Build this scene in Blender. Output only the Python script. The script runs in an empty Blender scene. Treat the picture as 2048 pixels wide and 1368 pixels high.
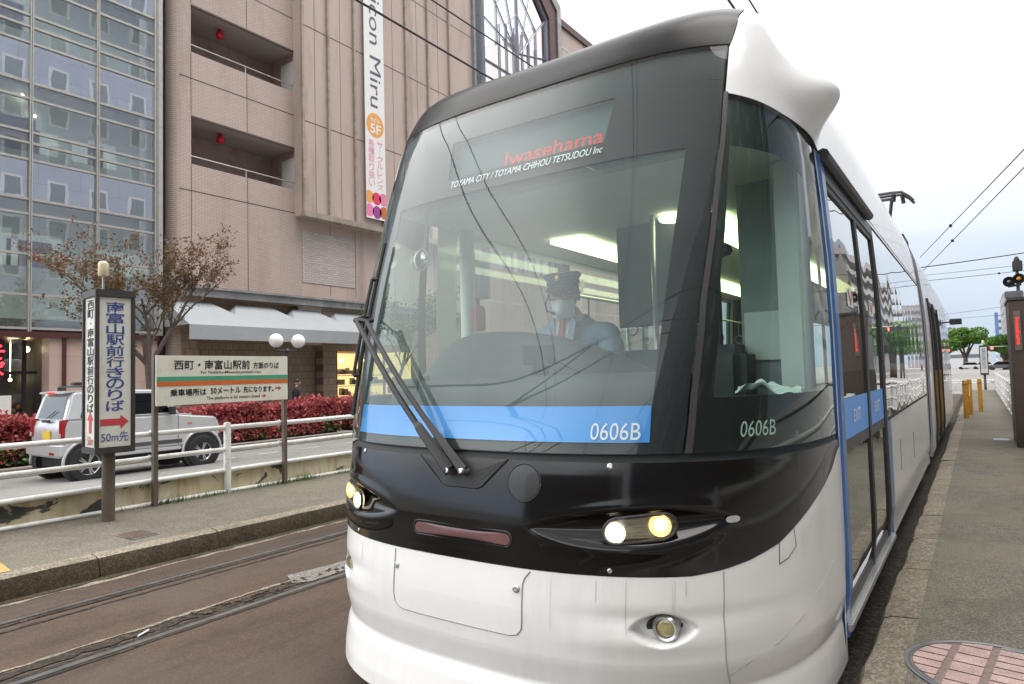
import bpy, bmesh, math, random
from mathutils import Vector, Matrix
R = math.radians
PI = math.pi
random.seed(7)
scene = bpy.context.scene
COL = scene.collection

# ------------------------------------------------------------------ camera
YAW, PITCH, ROLL, EYE = 0.61177, 0.04954, 0.02691, 1.46
_f = Vector((-math.sin(YAW) * math.cos(PITCH), math.cos(YAW) * math.cos(PITCH), math.sin(PITCH)))
_r = Vector((math.cos(YAW), math.sin(YAW), 0))
_u = _r.cross(_f)
_r2 = _r * math.cos(ROLL) - _u * math.sin(ROLL)
_u2 = _r * math.sin(ROLL) + _u * math.cos(ROLL)
cam_data = bpy.data.cameras.new('camera')
cam = bpy.data.objects.new('camera', cam_data)
COL.objects.link(cam)
cam.matrix_world = Matrix(((_r2.x, _u2.x, -_f.x, 0), (_r2.y, _u2.y, -_f.y, 0), (_r2.z, _u2.z, -_f.z, EYE), (0, 0, 0, 1)))
cam_data.sensor_width = 36
cam_data.sensor_fit = 'HORIZONTAL'
cam_data.lens = 1323.4 / 2048 * 36
cam_data.clip_start = 0.05
cam_data.clip_end = 3000
scene.camera = cam

# ------------------------------------------------------------------ world, sun, exposure
SUN_EL, SUN_AZ = 74, 78          # azimuth measured from +Y towards +X
world = bpy.data.worlds.new("World")
scene.world = world
world.use_nodes = True
wt = world.node_tree
wt.nodes.clear()
wo = wt.nodes.new('ShaderNodeOutputWorld')
sky = wt.nodes.new('ShaderNodeTexSky')
sky.sky_type = 'NISHITA'
sky.sun_disc = False
sky.sun_elevation = R(SUN_EL)
sky.sun_rotation = R(SUN_AZ)
bg1 = wt.nodes.new('ShaderNodeBackground')
bg1.inputs['Strength'].default_value = 0.06
wt.links.new(sky.outputs[0], bg1.inputs[0])
tc = wt.nodes.new('ShaderNodeTexCoord')
sep = wt.nodes.new('ShaderNodeSeparateXYZ')
wt.links.new(tc.outputs['Generated'], sep.inputs[0])
# thin overcast: bluish near the horizon, bright and white higher up, soft grey streaks
rampz = wt.nodes.new('ShaderNodeValToRGB')
wt.links.new(sep.outputs['Z'], rampz.inputs[0])
els = rampz.color_ramp.elements
els[0].position = 0.0; els[0].color = (0.27, 0.325, 0.40, 1)
els[1].position = 1.0; els[1].color = (1.75, 1.72, 1.67, 1)
for p_, c_ in ((0.09, (0.35, 0.395, 0.45, 1)), (0.20, (0.45, 0.475, 0.51, 1)), (0.34, (0.56, 0.565, 0.57, 1)), (0.50, (0.78, 0.77, 0.75, 1)), (0.72, (1.45, 1.43, 1.39, 1))):
    e_ = els.new(p_); e_.color = c_
mp = wt.nodes.new('ShaderNodeMapping')
mp.inputs['Scale'].default_value = (1.2, 2.0, 4.5)
wt.links.new(tc.outputs['Generated'], mp.inputs[0])
nz = wt.nodes.new('ShaderNodeTexNoise')
nz.inputs['Scale'].default_value = 1.7
nz.inputs['Detail'].default_value = 6
nz.inputs['Roughness'].default_value = 0.55
nz.inputs['Distortion'].default_value = 0.4
wt.links.new(mp.outputs[0], nz.inputs[0])
rampn = wt.nodes.new('ShaderNodeValToRGB')
wt.links.new(nz.outputs['Fac'], rampn.inputs[0])
rampn.color_ramp.elements[0].position = 0.36; rampn.color_ramp.elements[0].color = (0.85, 0.86, 0.89, 1)
rampn.color_ramp.elements[1].position = 0.62; rampn.color_ramp.elements[1].color = (1.0, 1.0, 1.0, 1)
mul = wt.nodes.new('ShaderNodeMix'); mul.data_type = 'RGBA'; mul.blend_type = 'MULTIPLY'
mul.inputs[0].default_value = 1.0
wt.links.new(rampz.outputs[0], mul.inputs[6]); wt.links.new(rampn.outputs[0], mul.inputs[7])
# added sky patches behind the viewer: one lights the tram, one darkens reflections
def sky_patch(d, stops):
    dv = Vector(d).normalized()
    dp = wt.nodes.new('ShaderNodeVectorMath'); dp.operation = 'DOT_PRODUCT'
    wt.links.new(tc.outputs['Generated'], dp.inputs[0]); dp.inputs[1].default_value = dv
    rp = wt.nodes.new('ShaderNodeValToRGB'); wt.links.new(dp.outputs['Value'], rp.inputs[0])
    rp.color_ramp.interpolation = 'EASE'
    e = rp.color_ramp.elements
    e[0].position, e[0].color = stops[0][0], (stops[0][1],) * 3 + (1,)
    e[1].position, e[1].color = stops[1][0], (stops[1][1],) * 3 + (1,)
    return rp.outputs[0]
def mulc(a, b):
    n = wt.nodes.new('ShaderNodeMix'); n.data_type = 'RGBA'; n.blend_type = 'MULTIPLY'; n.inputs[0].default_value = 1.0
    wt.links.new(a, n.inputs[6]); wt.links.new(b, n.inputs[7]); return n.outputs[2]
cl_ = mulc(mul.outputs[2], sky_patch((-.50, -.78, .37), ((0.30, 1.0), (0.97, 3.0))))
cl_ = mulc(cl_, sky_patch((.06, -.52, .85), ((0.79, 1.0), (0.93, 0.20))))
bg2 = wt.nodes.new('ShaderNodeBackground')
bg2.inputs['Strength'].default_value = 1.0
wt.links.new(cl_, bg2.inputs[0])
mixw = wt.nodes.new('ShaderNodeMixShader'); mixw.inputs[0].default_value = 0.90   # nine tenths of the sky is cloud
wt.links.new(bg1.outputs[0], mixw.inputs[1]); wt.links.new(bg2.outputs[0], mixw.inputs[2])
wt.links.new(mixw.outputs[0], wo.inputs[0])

sd = bpy.data.lights.new('sun', 'SUN')
sd.energy = 1.0
sd.angle = R(40)
sd.color = (1.0, 0.965, 0.91)
so = bpy.data.objects.new('sun', sd)
COL.objects.link(so)
_sd = Vector((math.sin(R(SUN_AZ)) * math.cos(R(SUN_EL)), math.cos(R(SUN_AZ)) * math.cos(R(SUN_EL)), math.sin(R(SUN_EL))))
so.rotation_euler = _sd.to_track_quat('Z', 'Y').to_euler()
so.location = (10, -10, 40)

vs_ = scene.view_settings
scene.display_settings.display_device = 'sRGB'
vs_.view_transform = 'Standard'
vs_.look = 'None'
vs_.exposure = 1.2
vs_.gamma = 1.0
vs_.use_curve_mapping = False
scene.cycles.max_bounces = 10
scene.cycles.transparent_max_bounces = 24
scene.cycles.glossy_bounces = 5
scene.cycles.caustics_reflective = False
scene.cycles.caustics_refractive = False
scene.cycles.use_denoising = True
scene.cycles.sample_clamp_indirect = 8.0

# ------------------------------------------------------------------ materials
MATS = {}
def _nt(name):
    m = bpy.data.materials.new(name)
    m.use_nodes = True
    nt = m.node_tree
    nt.nodes.clear()
    out = nt.nodes.new('ShaderNodeOutputMaterial')
    MATS[name] = m
    return m, nt, out
def N(nt, t, **kw):
    n = nt.nodes.new(t)
    for k, v in kw.items():
        n.inputs[k.replace('_', ' ')].default_value = v
    return n
def coords(nt, scale=(1, 1, 1), kind='Object', swiz=None):
    t = nt.nodes.new('ShaderNodeTexCoord')
    o = t.outputs[kind]
    if swiz:
        s = nt.nodes.new('ShaderNodeSeparateXYZ'); nt.links.new(o, s.inputs[0])
        c = nt.nodes.new('ShaderNodeCombineXYZ')
        for i, ax in enumerate(swiz):
            if ax in 'XYZ': nt.links.new(s.outputs[ax], c.inputs[i])
        o = c.outputs[0]
    m = nt.nodes.new('ShaderNodeMapping')
    m.inputs['Scale'].default_value = scale
    nt.links.new(o, m.inputs[0])
    return m.outputs[0]
def mixc(nt, fac, a, b, mode='MIX'):
    n = nt.nodes.new('ShaderNodeMix'); n.data_type = 'RGBA'; n.blend_type = mode
    for s, v in ((0, fac), (6, a), (7, b)):
        if hasattr(v, 'links') or hasattr(v, 'is_linked'): nt.links.new(v, n.inputs[s])
        else: n.inputs[s].default_value = v if s == 0 else (tuple(v) + (1,) if len(v) == 3 else v)
    return n.outputs[2]
def ramp(nt, src, stops):
    n = nt.nodes.new('ShaderNodeValToRGB'); nt.links.new(src, n.inputs[0])
    e = n.color_ramp.elements
    e[0].position, e[0].color = stops[0][0], tuple(stops[0][1]) + (1,)
    e[1].position, e[1].color = stops[-1][0], tuple(stops[-1][1]) + (1,)
    for p, c in stops[1:-1]:
        x = e.new(p); x.color = tuple(c) + (1,)
    return n.outputs[0]
def g3(v): return (v, v, v)
def pbsdf(nt, out, col, rough=.5, metal=0, spec=.5, coat=0, bump=None, bstr=.3, bdist=.01):
    b = nt.nodes.new('ShaderNodeBsdfPrincipled')
    if hasattr(col, 'is_linked'): nt.links.new(col, b.inputs['Base Color'])
    else: b.inputs['Base Color'].default_value = tuple(col) + (1,)
    if hasattr(rough, 'is_linked'): nt.links.new(rough, b.inputs['Roughness'])
    else: b.inputs['Roughness'].default_value = rough
    b.inputs['Metallic'].default_value = metal
    b.inputs['Specular IOR Level'].default_value = spec
    b.inputs['Coat Weight'].default_value = coat
    b.inputs['Coat Roughness'].default_value = .04
    if bump is not None:
        bn = nt.nodes.new('ShaderNodeBump'); bn.inputs['Strength'].default_value = bstr
        bn.inputs['Distance'].default_value = bdist
        nt.links.new(bump, bn.inputs['Height']); nt.links.new(bn.outputs[0], b.inputs['Normal'])
    nt.links.new(b.outputs[0], out.inputs[0])
    return b
def mat(name, col, rough=.5, metal=0, spec=.5, coat=0, var=.12, scale=6, bump=0, bdist=.004, dirt=None, dscale=2.0, dmax=.75, dst=1.0):
    """plain painted / moulded surface with a little colour unevenness"""
    m, nt, out = _nt(name)
    co = coords(nt, (scale,) * 3)
    n = N(nt, 'ShaderNodeTexNoise', Scale=1.0, Detail=5.0, Roughness=.6); nt.links.new(co, n.inputs[0])
    lo = tuple(max(0, c * (1 - var)) for c in col); hi = tuple(min(1, c * (1 + var)) for c in col)
    c = ramp(nt, n.outputs['Fac'], [(.3, lo), (.7, hi)])
    if dirt:
        co2 = coords(nt, (dscale, dscale, dscale * dst))
        n2 = N(nt, 'ShaderNodeTexNoise', Scale=1.0, Detail=8.0, Roughness=.7); nt.links.new(co2, n2.inputs[0])
        f = ramp(nt, n2.outputs['Fac'], [(.5, g3(0)), (.72, g3(dmax))])
        c = mixc(nt, f, c, dirt)
    pbsdf(nt, out, c, rough, metal, spec, coat, n.outputs['Fac'] if bump else None, bump, bdist)
    return m
def emit(name, col, strength):
    m, nt, out = _nt(name)
    e = N(nt, 'ShaderNodeEmission', Strength=strength); e.inputs[0].default_value = tuple(col) + (1,)
    nt.links.new(e.outputs[0], out.inputs[0]); return m
def glass(name, tint, f0=.06, rough=.0, power=5.0, maxr=1.0, wobble=0):
    """thin pane: tinted see-through plus a mirror reflection that grows at grazing angles"""
    m, nt, out = _nt(name)
    tr = N(nt, 'ShaderNodeBsdfTransparent'); tr.inputs[0].default_value = tuple(tint) + (1,)
    gl = N(nt, 'ShaderNodeBsdfGlossy', Roughness=rough); gl.inputs[0].default_value = (1, 1, 1, 1)
    lw = N(nt, 'ShaderNodeLayerWeight', Blend=.5)
    if wobble:
        co = coords(nt, (1.6, 1.6, 1.0))
        nn = N(nt, 'ShaderNodeTexNoise', Scale=1.0, Detail=1.0); nt.links.new(co, nn.inputs[0])
        bn = nt.nodes.new('ShaderNodeBump'); bn.inputs['Strength'].default_value = 1; bn.inputs['Distance'].default_value = wobble
        nt.links.new(nn.outputs['Fac'], bn.inputs['Height']); nt.links.new(bn.outputs[0], gl.inputs['Normal'])
    # facing = 1 - cos ; schlick
    p = N(nt, 'ShaderNodeMath'); p.operation = 'POWER'; nt.links.new(lw.outputs['Facing'], p.inputs[0]); p.inputs[1].default_value = power
    mr = N(nt, 'ShaderNodeMapRange'); nt.links.new(p.outputs[0], mr.inputs[0])
    mr.inputs[3].default_value = f0; mr.inputs[4].default_value = maxr
    mx = nt.nodes.new('ShaderNodeMixShader')
    nt.links.new(mr.outputs[0], mx.inputs[0]); nt.links.new(tr.outputs[0], mx.inputs[1]); nt.links.new(gl.outputs[0], mx.inputs[2])
    nt.links.new(mx.outputs[0], out.inputs[0])
    return m

# ------------------------------------------------------------------ object helpers
def tag(o, label=None, cat=None, group=None, kind=None):
    if label: o['label'] = label
    if cat: o['category'] = cat
    if group: o['group'] = group
    if kind: o['kind'] = kind
    return o
def thing(name, label, cat, loc=(0, 0, 0), rz=0, group=None):
    o = bpy.data.objects.new(name, None)
    o.empty_display_size = .2
    COL.objects.link(o); o.location = loc; o.rotation_euler = (0, 0, rz)
    return tag(o, label, cat, group)
def wloc(o):
    v = Vector((0, 0, 0))
    while o is not None:
        v += Vector(o.location); o = o.parent
    return v
def dup(o, loc=None, parent=None, label=None):
    c = o.copy(); COL.objects.link(c)
    if parent is not None: c.parent = parent
    if loc is not None: c.location = loc
    if label: c['label'] = label
    for ch in list(o.children): dup(ch, parent=c)
    return c
class MB:
    def __init__(s): s.bm = bmesh.new()
    def face(s, pts):
        try: return s.bm.faces.new([s.bm.verts.new(p) for p in pts])
        except ValueError: return None
    def box(s, x0, x1, y0, y1, z0, z1):
        v = [s.bm.verts.new(p) for p in ((x0, y0, z0), (x1, y0, z0), (x1, y1, z0), (x0, y1, z0), (x0, y0, z1), (x1, y0, z1), (x1, y1, z1), (x0, y1, z1))]
        for f in ((0, 3, 2, 1), (4, 5, 6, 7), (0, 1, 5, 4), (1, 2, 6, 5), (2, 3, 7, 6), (3, 0, 4, 7)): s.bm.faces.new([v[i] for i in f])
        return s
    def obox(s, c, size, mtx=None):
        c = Vector(c); hx, hy, hz = (q / 2 for q in size)
        v = []
        for p in ((-hx, -hy, -hz), (hx, -hy, -hz), (hx, hy, -hz), (-hx, hy, -hz), (-hx, -hy, hz), (hx, -hy, hz), (hx, hy, hz), (-hx, hy, hz)):
            q = Vector(p)
            if mtx is not None: q = mtx @ q
            v.append(s.bm.verts.new(c + q))
        for f in ((0, 3, 2, 1), (4, 5, 6, 7), (0, 1, 5, 4), (1, 2, 6, 5), (2, 3, 7, 6), (3, 0, 4, 7)): s.bm.faces.new([v[i] for i in f])
        return s
    def tube(s, pts, r, n=8, cap=True):
        pts = [Vector(p) for p in pts]
        rs = r if isinstance(r, (list, tuple)) else [r] * len(pts)
        rings = []
        up = None
        for i, p in enumerate(pts):
            d = (pts[min(i + 1, len(pts) - 1)] - pts[max(i - 1, 0)])
            if d.length < 1e-9: d = Vector((0, 0, 1))
            d.normalize()
            if up is None:
                up = Vector((0, 0, 1)) if abs(d.z) < .9 else Vector((1, 0, 0))
            a = d.cross(up)
            if a.length < 1e-6: a = d.orthogonal()
            a.normalize(); b = a.cross(d); b.normalize(); up = b
            rings.append([s.bm.verts.new(p + (a * math.cos(2 * PI * k / n) + b * math.sin(2 * PI * k / n)) * rs[i]) for k in range(n)])
        for i in range(len(rings) - 1):
            for k in range(n):
                s.bm.faces.new((rings[i][k], rings[i][(k + 1) % n], rings[i + 1][(k + 1) % n], rings[i + 1][k]))
        if cap:
            s.bm.faces.new(rings[0][::-1]); s.bm.faces.new(rings[-1])
        return s
    def lathe(s, prof, c, axis=(0, 0, 1), n=24):
        """prof: (radius, offset along axis)"""
        c = Vector(c); ax = Vector(axis).normalized(); a = ax.orthogonal().normalized(); b = ax.cross(a)
        rings = []
        for r, h in prof:
            if r < 1e-6: rings.append([s.bm.verts.new(c + ax * h)])
            else: rings.append([s.bm.verts.new(c + ax * h + (a * math.cos(2 * PI * k / n) + b * math.sin(2 * PI * k / n)) * r) for k in range(n)])
        for i in range(len(rings) - 1):
            A, B = rings[i], rings[i + 1]
            for k in range(n):
                if len(A) == 1 and len(B) == 1: continue
                if len(A) == 1: s.bm.faces.new((A[0], B[k], B[(k + 1) % n]))
                elif len(B) == 1: s.bm.faces.new((A[k], A[(k + 1) % n], B[0]))
                else: s.bm.faces.new((A[k], A[(k + 1) % n], B[(k + 1) % n], B[k]))
        return s
    def ball(s, c, r, sc=(1, 1, 1), n=16, m=10):
        c = Vector(c)
        ring = []
        for j in range(m + 1):
            th = PI * j / m
            if j in (0, m): ring.append([s.bm.verts.new(c + Vector((0, 0, r * sc[2] * math.cos(th))))])
            else: ring.append([s.bm.verts.new(c + Vector((r * sc[0] * math.sin(th) * math.cos(2 * PI * k / n), r * sc[1] * math.sin(th) * math.sin(2 * PI * k / n), r * sc[2] * math.cos(th)))) for k in range(n)])
        for j in range(m):
            A, B = ring[j], ring[j + 1]
            for k in range(n):
                if len(A) == 1: s.bm.faces.new((A[0], B[k], B[(k + 1) % n]))
                elif len(B) == 1: s.bm.faces.new((A[k], B[0], A[(k + 1) % n]))
                else: s.bm.faces.new((A[k], B[k], B[(k + 1) % n], A[(k + 1) % n]))
        return s
    def prism(s, poly, fn, a0, a1):
        """poly 2d points; fn(u, v, a) -> 3d point"""
        A = [s.bm.verts.new(fn(u, v, a0)) for u, v in poly]
        B = [s.bm.verts.new(fn(u, v, a1)) for u, v in poly]
        n = len(poly)
        for i in range(n): s.bm.faces.new((A[i], A[(i + 1) % n], B[(i + 1) % n], B[i]))
        s.bm.faces.new(A[::-1]); s.bm.faces.new(B)
        return s
    def grid(s, fn, us, vs):
        g = [[s.bm.verts.new(fn(u, v)) for v in vs] for u in us]
        for i in range(len(us) - 1):
            for j in range(len(vs) - 1):
                s.bm.faces.new((g[i][j], g[i + 1][j], g[i + 1][j + 1], g[i][j + 1]))
        return s
    def mesh(s, verts, faces, fn=None):
        vv = [s.bm.verts.new(fn(v) if fn else v) for v in verts]
        for f in faces:
            try: s.bm.faces.new([vv[i] for i in f])
            except ValueError: pass
        return s
    def build(s, name, m, parent=None, smooth=False, bevel=0, local=False, seg=2, flip=False, keepn=False):
        bm = s.bm
        if not keepn: bmesh.ops.recalc_face_normals(bm, faces=bm.faces)
        if bevel:
            ed = [e for e in bm.edges if len(e.link_faces) == 2 and e.calc_face_angle(0) > .5]
            try: bmesh.ops.bevel(bm, geom=ed, offset=bevel, segments=seg, affect='EDGES', clamp_overlap=True)
            except Exception: pass
        if parent is not None and not local:
            d = -wloc(parent)
            bmesh.ops.translate(bm, verts=bm.verts, vec=d)
        me = bpy.data.meshes.new(name)
        bm.to_mesh(me); bm.free()
        if smooth:
            for p in me.polygons: p.use_smooth = True
            if smooth == 'auto' and hasattr(me, 'set_sharp_from_angle'): me.set_sharp_from_angle(angle=R(38))
        o = bpy.data.objects.new(name, me)
        COL.objects.link(o)
        if m is not None: me.materials.append(MATS[m] if isinstance(m, str) else m)
        if parent is not None: o.parent = parent
        return o
def lerp(a, b, t): return a + (b - a) * t
def interp(xs, ys, x):
    if x <= xs[0]: return ys[0]
    for i in range(1, len(xs)):
        if x <= xs[i]: return lerp(ys[i - 1], ys[i], (x - xs[i - 1]) / (xs[i] - xs[i - 1]))
    return ys[-1]
def lin(a, b, n): return [a + (b - a) * i / (n - 1) for i in range(n)]
_tcache = {}
def textmesh(txt, size=1.0, bold=0, shear=0, align='LEFT', spacing=1.0):
    key = (txt, size, bold, shear, align, spacing)
    if key in _tcache: return _tcache[key]
    cu = bpy.data.curves.new('lettering', 'FONT')
    cu.body = txt; cu.size = size; cu.offset = bold; cu.shear = shear; cu.align_x = align; cu.space_character = spacing
    cu.resolution_u = 3
    ob = bpy.data.objects.new('lettering', cu)
    COL.objects.link(ob)
    dg = bpy.context.evaluated_depsgraph_get()
    me = bpy.data.meshes.new_from_object(ob.evaluated_get(dg))
    vs = [tuple(v.co) for v in me.vertices]; fs = [tuple(p.vertices) for p in me.polygons]
    bpy.data.objects.remove(ob); bpy.data.curves.remove(cu); bpy.data.meshes.remove(me)
    _tcache[key] = (vs, fs)
    return vs, fs
def bounds(vs):
    return min(v[0] for v in vs), max(v[0] for v in vs), min(v[1] for v in vs), max(v[1] for v in vs)
def fit_text(mb, txt, u0, u1, v0, v1, fn, bold=0, shear=0):
    """text stretched into the rectangle u0..u1, v0..v1, mapped by fn(u, v)"""
    vs, fs = textmesh(txt, 1.0, bold, shear)
    if not vs: return
    a, b, c, d = bounds(vs)
    mb.mesh(vs, fs, lambda p: fn(lerp(u0, u1, (p[0] - a) / (b - a)), lerp(v0, v1, (p[1] - c) / (d - c))))
def column_text(mb, chars, u0, u1, v1, v0, fn, bold=0, fill=.92):
    """vertical writing from v1 (top) to v0 (bottom)"""
    n = len(chars); step = (v1 - v0) / n
    for i, ch in enumerate(chars):
        vs, fs = textmesh(ch, 1.0, bold)
        a, b, c, d = bounds(vs)
        uc = (u0 + u1) / 2; vc = v1 - step * (i + .5)
        k = min((u1 - u0), step) * fill
        if ch in '・-ー': 
            w = max(b - a, d - c); 
            mb.mesh(vs, fs, lambda p: fn(uc + (p[0] - (a + b) / 2) * .9 * k, vc + (p[1] - (c + d) / 2) * .9 * k)) if ch == '・' else mb.mesh(vs, fs, lambda p: fn(uc + (p[1] - (c + d) / 2) * .9 * k, vc - (p[0] - (a + b) / 2) * .9 * k))
            continue
        su = (u1 - u0) * fill / max(b - a, .75); sv = step * fill / max(d - c, .75)
        mb.mesh(vs, fs, lambda p: fn(uc + (p[0] - (a + b) / 2) * su, vc + (p[1] - (c + d) / 2) * sv))
def leaf_cloud(mb, pts, size, jitter=1.0, rnd=random):
    for p in pts:
        n = Vector((rnd.gauss(0, 1), rnd.gauss(0, 1), rnd.gauss(0, 1) + .4)).normalized()
        a = n.orthogonal().normalized(); a.rotate(Matrix.Rotation(rnd.uniform(0, 2 * PI), 3, n)); b = n.cross(a)
        s = size * rnd.uniform(.6, 1.35)
        p = Vector(p)
        mb.face((p - a * s * .5, p + b * s * .32, p + a * s * .5, p - b * s * .32))
# ------------------------------------------------------------------ material library
def asphalt(name, lo, hi, speck=.5, fine=180, rough=.9, stain=(.05, .045, .04), tint=None, streak=False, cracks=0.0):
    m, nt, out = _nt(name)
    co = coords(nt)
    big = N(nt, 'ShaderNodeTexNoise', Scale=.55, Detail=6.0, Roughness=.65); nt.links.new(coords(nt, (1, .25, 1) if streak else (1, 1, 1)), big.inputs[0])
    c = ramp(nt, big.outputs['Fac'], [(.32, lo), (.68, hi)])
    mid = N(nt, 'ShaderNodeTexNoise', Scale=4.5, Detail=7.0, Roughness=.7); nt.links.new(co, mid.inputs[0])
    f = ramp(nt, mid.outputs['Fac'], [(.52, g3(0)), (.78, g3(.7))])
    c = mixc(nt, f, c, stain)
    fn = N(nt, 'ShaderNodeTexVoronoi', Scale=float(fine)); nt.links.new(co, fn.inputs[0])
    sp = ramp(nt, fn.outputs['Color'], [(.15, g3(1 - speck * .75)), (.6, g3(1.0)), (.93, g3(1 + speck * 1.1))])
    c = mixc(nt, 1.0, c, sp, 'MULTIPLY')
    if tint:
        t2 = N(nt, 'ShaderNodeTexNoise', Scale=.9, Detail=3.0); nt.links.new(co, t2.inputs[0])
        f2 = ramp(nt, t2.outputs['Fac'], [(.45, g3(0)), (.7, g3(.55))])
        c = mixc(nt, f2, c, tint)
    if cracks:
        wv = N(nt, 'ShaderNodeTexNoise', Scale=1.3, Detail=5.0); nt.links.new(co, wv.inputs[0])
        add = nt.nodes.new('ShaderNodeMix'); add.data_type = 'RGBA'; add.blend_type = 'ADD'; add.inputs[0].default_value = .35
        nt.links.new(co, add.inputs[6]); nt.links.new(wv.outputs['Color'], add.inputs[7])
        vo = N(nt, 'ShaderNodeTexVoronoi', Scale=float(cracks)); vo.feature = 'DISTANCE_TO_EDGE'; nt.links.new(add.outputs[2], vo.inputs[0])
        f3 = ramp(nt, vo.outputs['Distance'], [(.003, g3(.75)), (.012, g3(0))])
        c = mixc(nt, f3, c, (.03, .028, .025))
    st = N(nt, 'ShaderNodeTexNoise', Scale=1.0, Detail=9.0, Roughness=.75, Distortion=.6); nt.links.new(coords(nt, (2.4, .45, 1) if streak else (1.1, 1.1, 1)), st.inputs[0])
    f4 = ramp(nt, st.outputs['Fac'], [(.50, g3(0)), (.70, g3(.65))])
    c = mixc(nt, f4, c, tuple(q * .55 for q in lo))
    f5 = ramp(nt, st.outputs['Fac'], [(.26, g3(.45)), (.40, g3(0))])
    c = mixc(nt, f5, c, tuple(min(1, q * 1.35) for q in hi))
    dp_ = N(nt, 'ShaderNodeTexVoronoi', Scale=2.6); nt.links.new(coords(nt), dp_.inputs[0])
    f6 = ramp(nt, dp_.outputs['Distance'], [(.035, g3(.6)), (.06, g3(0))])
    c = mixc(nt, f6, c, tuple(q * .5 for q in lo))
    pbsdf(nt, out, c, rough, 0, .3, 0, fn.outputs['Distance'], .35, .004)
    return m
asphalt('track_asphalt', (.050, .032, .023), (.082, .054, .038), .45, 150, .75, (.032, .023, .018), (.080, .066, .056), True)
asphalt('platform_asphalt', (.125, .113, .092), (.178, .161, .132), .6, 170, .92, (.085, .078, .062), (.16, .148, .105), False)
asphalt('road_asphalt', (.20, .195, .185), (.27, .262, .25), .3, 200, .9, (.16, .155, .15))
asphalt('kerb_stone', (.17, .148, .110), (.26, .23, .18), .5, 90, .9, (.075, .06, .04))
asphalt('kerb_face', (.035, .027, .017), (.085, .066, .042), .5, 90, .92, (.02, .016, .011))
asphalt('pavement_concrete', (.27, .26, .245), (.36, .35, .33), .3, 120, .9, (.2, .19, .17))
asphalt('broken_gap', (.022, .018, .014), (.06, .046, .036), .8, 60, .95, (.012, .01, .008))
asphalt('patch_concrete', (.13, .12, .108), (.21, .195, .175), .5, 80, .9, (.10, .09, .08), None, False, 3.0)
asphalt('yellow_tile', (.36, .24, .075), (.50, .34, .12), .3, 90, .85, (.25, .17, .07))
mat('rail_steel', (.26, .25, .24), .30, .75, var=.25, scale=9, dirt=(.10, .07, .05))
mat('line_paint', (.62, .62, .60), .8, var=.15, dirt=(.3, .29, .28), dscale=8)
mat('white_body', (.81, .80, .78), .22, 0, .5, .35, var=.012, scale=1.5, dirt=(.50, .46, .40), dscale=5.0, dmax=.20, dst=.18)
mat('white_fence', (.70, .70, .68), .4, var=.06, dirt=(.40, .36, .29), dscale=7)
mat('black_gloss', (.007, .0066, .0064), .10, 0, .38, 0, var=.2, scale=3)
mat('black_matte', (.018, .018, .019), .6, var=.2)
mat('black_mask', (.010, .0095, .011), .5, var=.08)
mat('rubber', (.022, .022, .022), .85, var=.25, scale=20)
mat('seam_dark', (.10, .095, .09), .7)
mat('seam_grey', (.36, .355, .345), .6)
mat('blue_strip', (.065, .30, .76), .35, var=.02)
mat('blue_door', (.052, .15, .38), .3, 0, .5, .3, var=.08)
mat('silver', (.55, .55, .56), .3, .9, var=.08)
mat('chrome', (.75, .75, .75), .12, 1.0, var=.03)
mat('dark_metal', (.045, .042, .042), .45, .3, var=.2)
mat('frame_grey', (.10, .10, .105), .4, .4, var=.1)
mat('lettering_white', (.86, .86, .86), .6, var=.02)
mat('lettering_black', (.012, .012, .014), .7, var=.1)
mat('lettering_blue', (.035, .065, .26), .7, var=.1)
mat('sign_red', (.50, .045, .055), .6, var=.08)
mat('sign_green', (.055, .33, .20), .6, var=.05)
mat('sign_orange', (.60, .135, .025), .6, var=.05)
mat('sign_cream', (.73, .71, .62), .55, var=.03, dirt=(.52, .49, .39), dscale=3)
mat('sign_white', (.66, .655, .60), .5, var=.03, dirt=(.50, .48, .41), dscale=4)
mat('sign_frame_brown', (.040, .032, .030), .55, var=.2)
mat('post_brown', (.115, .090, .070), .6, var=.18, scale=12)
mat('post_dark', (.030, .029, .030), .45, var=.2)
mat('globe_white', (.86, .86, .84), .35, var=.02)
mat('cream_plastic', (.72, .62, .42), .45, var=.05)
mat('interior_light', (.74, .74, .70), .6, var=.04)
mat('interior_dark', (.075, .08, .085), .7, var=.1)
mat('dash_grey', (.075, .078, .082), .7, var=.12)
mat('seat_cloth', (.05, .075, .12), .85, var=.2)
mat('handrail_yellow', (.55, .42, .08), .35, var=.06)
mat('handrail_steel', (.62, .63, .64), .25, .7)
mat('paper', (.72, .72, .70), .8, var=.03)
mat('towel_cloth', (.78, .78, .77), .95, var=.06, scale=60, bump=.5)
mat('bollard_yellow', (.62, .30, .035), .55, var=.15, scale=14, dirt=(.30, .15, .05))
mat('shelter_brown', (.075, .048, .036), .55, var=.12)
emit('lamp_warm', (1.0, .66, .22), 5)
emit('lamp_glow', (1.0, .62, .20), 1.1)
emit('lamp_glow_pale', (1.0, .90, .62), .9)
emit('lamp_white', (1.0, .93, .74), 6)
emit('office_panel', (.95, 1.0, .90), 2.2)
emit('lamp_dim', (.95, .80, .55), 1.0)
emit('led_red', (1.0, .07, .06), .6)
emit('neon_red', (1.0, .03, .05), 2.2)
emit('ceiling_lamp', (.86, 1.0, .52), 2.0)
emit('shop_bulb', (1.0, .80, .45), 14)
emit('shop_wall_glow', (1.0, .66, .28), 0.8)
emit('signal_red', (1.0, .06, .05), 5)
glass('windscreen_glass', (.80, .88, .865), .025, 0, 4.5)
glass('corner_glass_dark', (.5, .6, .55), .04, 0, 4.5)
glass('corner_glass', (.66, .82, .75), .05, 0, 4.5)
glass('door_glass', (.42, .45, .38), .18, 0, 3.0, wobble=.004)
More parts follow.
